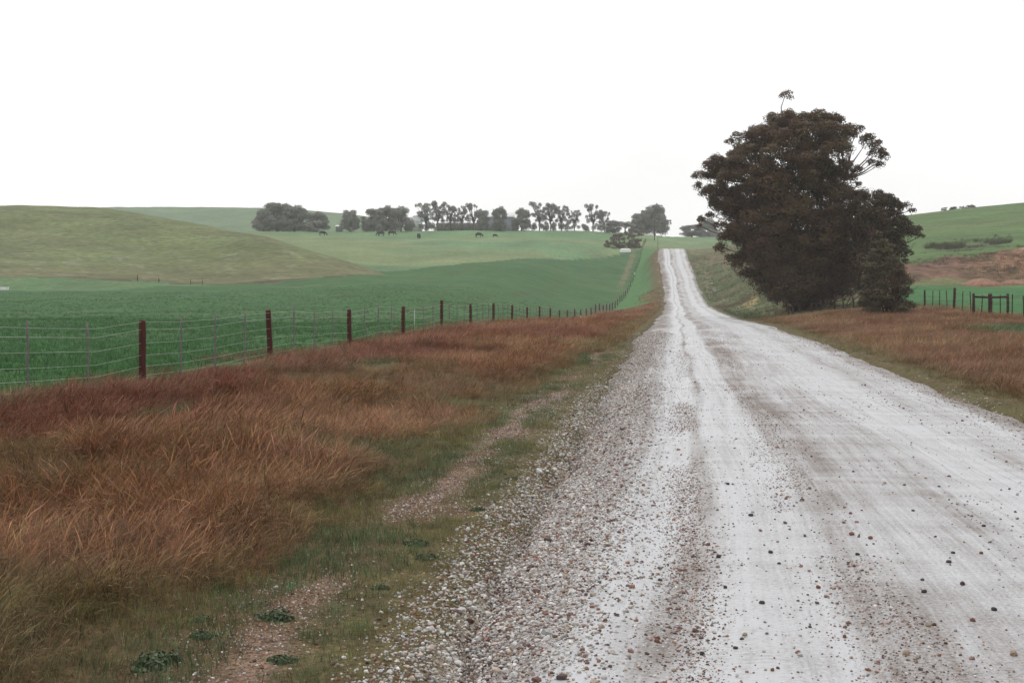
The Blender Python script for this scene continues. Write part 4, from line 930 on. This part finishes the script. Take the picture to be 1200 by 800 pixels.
# ------------------------------------------------------------------ farm buildings on the ridge
def shed(name, px0, px1, row_eave, row_top, d, depth, wm, rm, label, cat='barn'):
    ppm = F / d; p = at((px0 + px1) / 2, d); W = (px1 - px0) / ppm; base = HROW + (EYE - p.z) * ppm; he = (base - row_eave) / ppm; ht = (base - row_top) / ppm
    root = empty(name, p, PHI); tag(root, label, cat)
    b = MB(); b.box(-W / 2, W / 2, 0, depth, -.5, he)
    b.add([(-W / 2, 0, he), (-W / 2, depth, he), (-W / 2, depth / 2, ht - .1), (W / 2, 0, he), (W / 2, depth, he), (W / 2, depth / 2, ht - .1)], f3=[(0, 2, 1), (3, 4, 5)]); b.build('wall', wm, root)
    b = MB(); o_ = .4
    for s in (0, 1):
        y0 = -o_ if s == 0 else depth + o_; zz = he - o_ * (ht - he) / (depth / 2)
        v = [(-W / 2 - o_, y0, zz), (W / 2 + o_, y0, zz), (W / 2 + o_, depth / 2, ht), (-W / 2 - o_, depth / 2, ht)]; v += [(a, c, e + .12) for a, c, e in v]
        b.add(v, [(0, 1, 2, 3), (4, 7, 6, 5), (0, 4, 5, 1), (1, 5, 6, 2), (2, 6, 7, 3), (3, 7, 4, 0)])
    b.build('roof', rm, root)
    b = MB(); b.box(-W * .12, W * .12, -.06, 0.0, -.4, he * .8); b.build('door', M['dark'], root)
    return root
shed('farm_barn', 567, 602, 254.0, 248.0, 506, 12, M['shedw'], M['shedr'], 'grey barn with a pale metal roof behind the ridge trees')
shed('long_shed', 512, 566, 264.0, 261.0, 502, 6, M['dark'], M['dark'], 'long low dark shed under the airy ridge trees', 'shed')
tk = empty('water_tank', at(489, 500)); tag(tk, 'pale upright round tank half hidden by the ridge trees', 'tank')
ppm = F / 500; tb = HROW + (EYE - tk.location.z) * ppm; H = (tb - 252) / ppm
b = MB(); b.tube([(0, 0, -.4), (0, 0, H * .5), (0, 0, H * .92)], 1.75, 20); b.build('wall', M['shedr'], tk, True)
b = MB(); b.tube([(0, 0, H * .921), (0, 0, H)], [1.85, .25], 20); b.build('roof', M['shedr'], tk)
for k in (.3, .6):
    b = MB(); b.tube([(0, 0, H * k), (0, 0, H * k + .12)], 1.79, 20); b.build('hoop', M['shedw'], tk)
ht_ = empty('small_hut', at(397, 484), PHI); tag(ht_, 'small pale hut standing between two ridge trees', 'hut')
b = MB(); b.box(-1.1, 1.1, 0, 1.8, -.3, 1.7); b.build('wall', M['shedw'], ht_); b = MB(); b.add([(-1.3, -.2, 1.7), (1.3, -.2, 1.7), (1.3, 2, 2.15), (-1.3, 2, 2.15), (-1.3, -.2, 1.8), (1.3, -.2, 1.8), (1.3, 2, 2.25), (-1.3, 2, 2.25)], [(3, 2, 1, 0), (4, 5, 6, 7), (0, 1, 5, 4), (1, 2, 6, 5), (2, 3, 7, 6), (3, 0, 4, 7)]); b.build('roof', M['shedr'], ht_)
# low white trough by the bush
tr = empty('white_trough', at(733, 389), PHI); tr.scale = (1.1, 1.1, 1.15); tag(tr, 'low white rounded trough at the crop field corner before the brown bush', 'trough')
b = MB(); zz = [(-.2, 1.32, .62), (.55, 1.32, .62), (.78, 1.22, .56), (.9, .95, .42), (.93, .5, .2)]; v = []; n = 20
for z, a, c in zz:
    for j in range(n):
        t = j * 2 * math.pi / n; ct, st = math.cos(t), math.sin(t); v.append((a * math.copysign(abs(ct) ** .5, ct), c * math.copysign(abs(st) ** .5, st), z))
q = [(i * n + j, i * n + (j + 1) % n, (i + 1) * n + (j + 1) % n, (i + 1) * n + j) for i in range(len(zz) - 1) for j in range(n)]
v.append((0, 0, .935)); b.add(v, q, [((len(zz) - 1) * n + j, (len(zz) - 1) * n + (j + 1) % n, len(v) - 1) for j in range(n)]); b.build('body', M['white'], tr, True)
b = MB(); b.box(-1.36, 1.36, -.66, .66, -.25, .06); b.build('plinth', M['shedw'], tr)
# utility poles
for px, d, top, lab in ((767, 470, 257, 'tall utility pole before the big domed hilltop tree'), (771, 375, 277, 'short thin pole at the road crest')):
    p = at(px, d); H = (HROW + (EYE - p.z) * F / d - top) * d / F; root = empty('utility_pole', p, PHI); tag(root, lab, 'pole')
    b = MB(); b.tube([(0, 0, -.3), (.02, 0, H * .5), (0, 0, H)], [.13, .11, .09] if px == 767 else [.07, .06, .05], 8); b.build('shaft', M['fbark'], root, True)
    if px == 767:
        b = MB(); b.box(-.7, .7, -.05, .05, H - .55, H - .43); b.build('crossarm', M['fbark'], root)
        for xx in (-.6, 0, .6): b = MB(); b.tube([(xx, 0, H - .43), (xx, 0, H - .27)], [.05, .035], 6); b.build('insulator', M['white'], root)
# pale block and old gate at the foot of the brown hill
p = at(5, 205); b = MB(); b.box(-.55, .55, -.3, .3, -.1, .42); b.box(-.62, .62, -.36, .36, .422, .5); o = b.build('concrete_trough', M['white'], None); o.location = p; o.rotation_euler = (0, 0, PHI); tag(o, 'small white block lying in the field below the brown hill', 'trough')
og = empty('old_gate', at(230, 231.0), PHI); tag(og, 'small rickety gate frame at the foot of the brown hill', 'gate')
for xx in (-.95, .95): b = MB(); b.tube([(xx, 0, -.3), (xx + .02, 0, .5), (xx, 0, 1.05)], .04, 6, .1); b.build('post', M['dpost'], og)
for zz in (.35, 1.0): b = MB(); b.tube([(-.95, 0, zz), (0, 0, zz - .05), (.95, 0, zz)], .025, 6, .1); b.build('rail', M['dpost'], og)
for px, lab in ((161, 'thin lone post on the dark line below the brown hill'), (186, 'short stump post near the old gate below the brown hill')):
    p = at(px, 234); b = MB(); hh = 1.1 if px == 161 else .7; b.tube([(0, 0, -.3), (.03, 0, hh * .5), (0, 0, hh)], [.07, .06, .05], 7, .15); o = b.build('field_post', M['dpost']); o.location = p; tag(o, lab, 'post')

# ------------------------------------------------------------------ cows
def cow_mesh(name, seed):
    vs = [(0, 0, 1.05), (-.45, 0, 1.08), (-.85, 0, 1.12), (-1.02, 0, .95), (-1.06, 0, .5), (.42, 0, 1.03), (.78, 0, 1.05), (1.05, 0, .78), (1.22, 0, .45), (1.35, 0, .2),
          (.55, .20, .72), (.55, .21, .38), (.57, .21, .02), (.55, -.20, .72), (.50, -.21, .38), (.48, -.21, .02), (-.72, .2, .78), (-.82, .22, .42), (-.76, .22, .02), (-.72, -.2, .78), (-.74, -.22, .42), (-.66, -.22, .02)]
    es = [(0, 1), (1, 2), (2, 3), (3, 4), (0, 5), (5, 6), (6, 7), (7, 8), (8, 9), (5, 10), (10, 11), (11, 12), (5, 13), (13, 14), (14, 15), (2, 16), (16, 17), (17, 18), (2, 19), (19, 20), (20, 21)]
    rd = [.46, .47, .36, .07, .05, .44, .30, .20, .18, .11] + [.14, .08, .07] * 2 + [.17, .085, .07] * 2
    me = bpy.data.meshes.new(name); me.from_pydata(vs, es, []); o = bpy.data.objects.new(name, me); COL.objects.link(o)
    md = o.modifiers.new('skin', 'SKIN'); sk = me.skin_vertices[0].data
    for s, r in zip(sk, rd): s.radius = (r, r); s.use_root = False
    sk[0].use_root = True; o.modifiers.new('sub', 'SUBSURF').levels = 1
    dg = bpy.context.evaluated_depsgraph_get(); m2 = bpy.data.meshes.new_from_object(o.evaluated_get(dg)); bpy.data.objects.remove(o); m2.name = name
    m2.materials.clear(); m2.materials.append(M['cow'])
    for p in m2.polygons: p.use_smooth = True
    return m2
cme = cow_mesh('body', 1)
eb = MB(); eb.tube([(1.12, .12, .66), (1.10, .26, .68), (1.10, .32, .64)], [.03, .06, .02], 6); eb.tube([(1.12, -.12, .66), (1.10, -.26, .68), (1.10, -.32, .64)], [.03, .06, .02], 6); ears = eb.build('ears', M['cow'], linkit=False).data
for px, row, d, rz, s, lab in ((378,275,452,0.1,1.0,'black cow grazing below the small round ridge tree'),(446,277,452,2.9,1.1,'black cow with head turned towards the dense clump, near its twin'),(459,276,456,.2,1.05,'black cow facing the barn beside its grazing twin'),(491,283,430,1.4,.95,'black cow seen end-on, grazing alone below the tank'),(561,280,440,.15,.95,'small black cow grazing below the airy ridge trees'),(580,282,438,.1,.62,'very small dark calf low in the grass below the barn')):
    p = at(px, d); root = empty('grazing_cow', p, PHI + rz); tag(root, lab, 'cow', 'cows grazing on the ridge pasture')
    for nm, m_ in (('body', cme), ('ears', ears)): o = link(bpy.data.objects.new(nm, m_), root); o.scale = (s * 1.1, s * 1.1, s * 1.12)

# ------------------------------------------------------------------ roadside weeds, earth heap, scrub on the bank
g = np.random.default_rng(900)
v, f, c = leaf_cloud([(0, 0, .03, .13), (.12, .05, .02, .10), (-.10, .09, .02, .11), (.02, -.12, .02, .10), (-.17, -.1, .0, .07), (.2, -.08, .0, .06)], 9000, .05, [C(.055, .080, .034), C(.065, .088, .038), C(.045, .062, .030)], g, flat=.75, droop=-.2)
wm = mesh_np('leaves', v, f, M['leaf'], linkit=False, cols=c).data
WD = [(183,775,1.35,'big dark green weed clump at the very foot of the grass near the gravel'),(238,748,.8,'small dark weed clump beside the big one in the low grass'),(322,727,1.2,'dark leafy weed at the edge of the stony bare earth'),(445,690,.7,'little weed alone on the stony bare earth'),(488,638,1.0,'spreading dark weed beside the pink bare patch'),(500,655,.9,'flat weed just below the spreading one by the bare patch'),(236,729,.75,'low weed hidden in the short grass above the small clump'),(330,774,.8,'weed among white stones at the gravel edge'),(560,598,.8,'weed tuft in the verge beside the second bare patch'),(600,562,.8,'dark weed tuft farther up the verge on bare soil')]
for px, row, s, lab in WD:
    d = F * (EYE - .0) / (row - HROW); x, y = [float(q_) for q_ in pxd(px, d)]
    root = empty('weed_plant', (x, y, gz(x, y) - .01), random.uniform(0, 6)); tag(root, lab, 'weed')
    o = link(bpy.data.objects.new('leaves', wm), root); o.scale = (s * .42, s * .42, s * .40)
    o = link(bpy.data.objects.new('leaves', wm), root); o.scale = (s * .3, s * .55, s * .3); o.rotation_euler = (0, 0, 2.2)
def heap(name, px, d, w_, dep, h, mat, label, cat, seed):
    p = at(px, d); n = 26; m_ = 9; v = [(0, 0, h)]
    for i in range(1, m_ + 1):
        t = i / m_
        for j in range(n):
            a = j * 2 * math.pi / n; k = 1 + .18 * math.sin(3 * a + seed) + .1 * math.sin(7 * a + seed * 2); zz = h * (1 - t * t) ** 1.3 * (1 + .25 * (random.random() - .5)) - (.5 if i == m_ else 0)
            v.append((w_ / 2 * t * k * math.cos(a), dep / 2 * t * k * math.sin(a), zz))
    f3 = [(0, 1 + j, 1 + (j + 1) % n) for j in range(n)]; f4 = [(1 + i * n + j, 1 + (i + 1) * n + j, 1 + (i + 1) * n + (j + 1) % n, 1 + i * n + (j + 1) % n) for i in range(m_ - 1) for j in range(n)]
    o = mesh_np(name, np.array(v), [np.array(f4), np.array(f3)], mat, smooth=True); o.location = p; o.rotation_euler = (0, 0, PHI); tag(o, label, cat); return o
heap('earth_heap', 1150, 152, 4.2, 3.2, .75, M['soil'], 'rounded heap of reddish earth at the paddock edge below the bank', 'earth heap', 1)
heap('earth_heap', 1187, 153, 3.0, 2.6, .5, M['soil'], 'lower pale earth heap beside the rounded one', 'earth heap', 4)
n = 2600; px = rng.uniform(1040, 1260, n); d = rng.uniform(158, 204, n); x, y = pxd(px, d); n1 = fbm(x / 5, y / 5, 301, 3); k = rng.random(n) < sstep(.42, .62, n1); x, y = x[k], y[k]; n = len(x)
lf, df = to_ud(x, y)
c = lerpc(np.broadcast_to(C(.075, .045, .032), (n, 3)).copy(), (rng.random(n) < .3) * 1.0, C(.07, .085, .035))
push(x, y, rng.uniform(0, 6.28, n), rng.uniform(.8, 1.9, n), rng.integers(0, 4, n), jit(c), sz=rng.uniform(.6, 1.3, n))
n = 1500; px = rng.uniform(1085, 1185, n); d = rng.normal(214, 5, n) ; x, y = pxd(px, d); n1 = fbm(x / 5, y / 5, 302, 3); k = rng.random(n) < sstep(.42, .6, n1); x, y = x[k], y[k]; n = len(x)
push(x, y, rng.uniform(0, 6.28, n), rng.uniform(.8, 1.6, n), rng.integers(0, 4, n), jit(np.broadcast_to(C(.05, .05, .03), (n, 3))))
o = scatter('bank_scrub', *flush(), [p.copy() for p in fartall]); tag(o, 'low brown scrub dotted over the earth bank and hill slope', 'scrub', kind='stuff')

# ------------------------------------------------------------------ haze
hz, ht2, hb = new_mat('haze_air'); ht2.nodes.remove(hb)
pv = N(ht2, 'ShaderNodeVolumePrincipled'); pv.inputs['Density'].default_value = .00027; pv.inputs['Color'].default_value = (.97, .985, 1, 1); pv.inputs['Anisotropy'].default_value = .1
ht2.links.new(pv.outputs[0], ht2.nodes['Material Output'].inputs['Volume'])
b = MB(); b.box(-1850, 1850, -1850, 1850, float(GZ.min()) - 1.2, max(float(GZ.max()) + 3, 62)); o = b.build('haze', hz); tag(o, 'thin pale haze lying over the whole valley', 'haze', kind='stuff')
print('terrain z', GZ.min(), GZ.max(), 'objects', len(sc.objects))
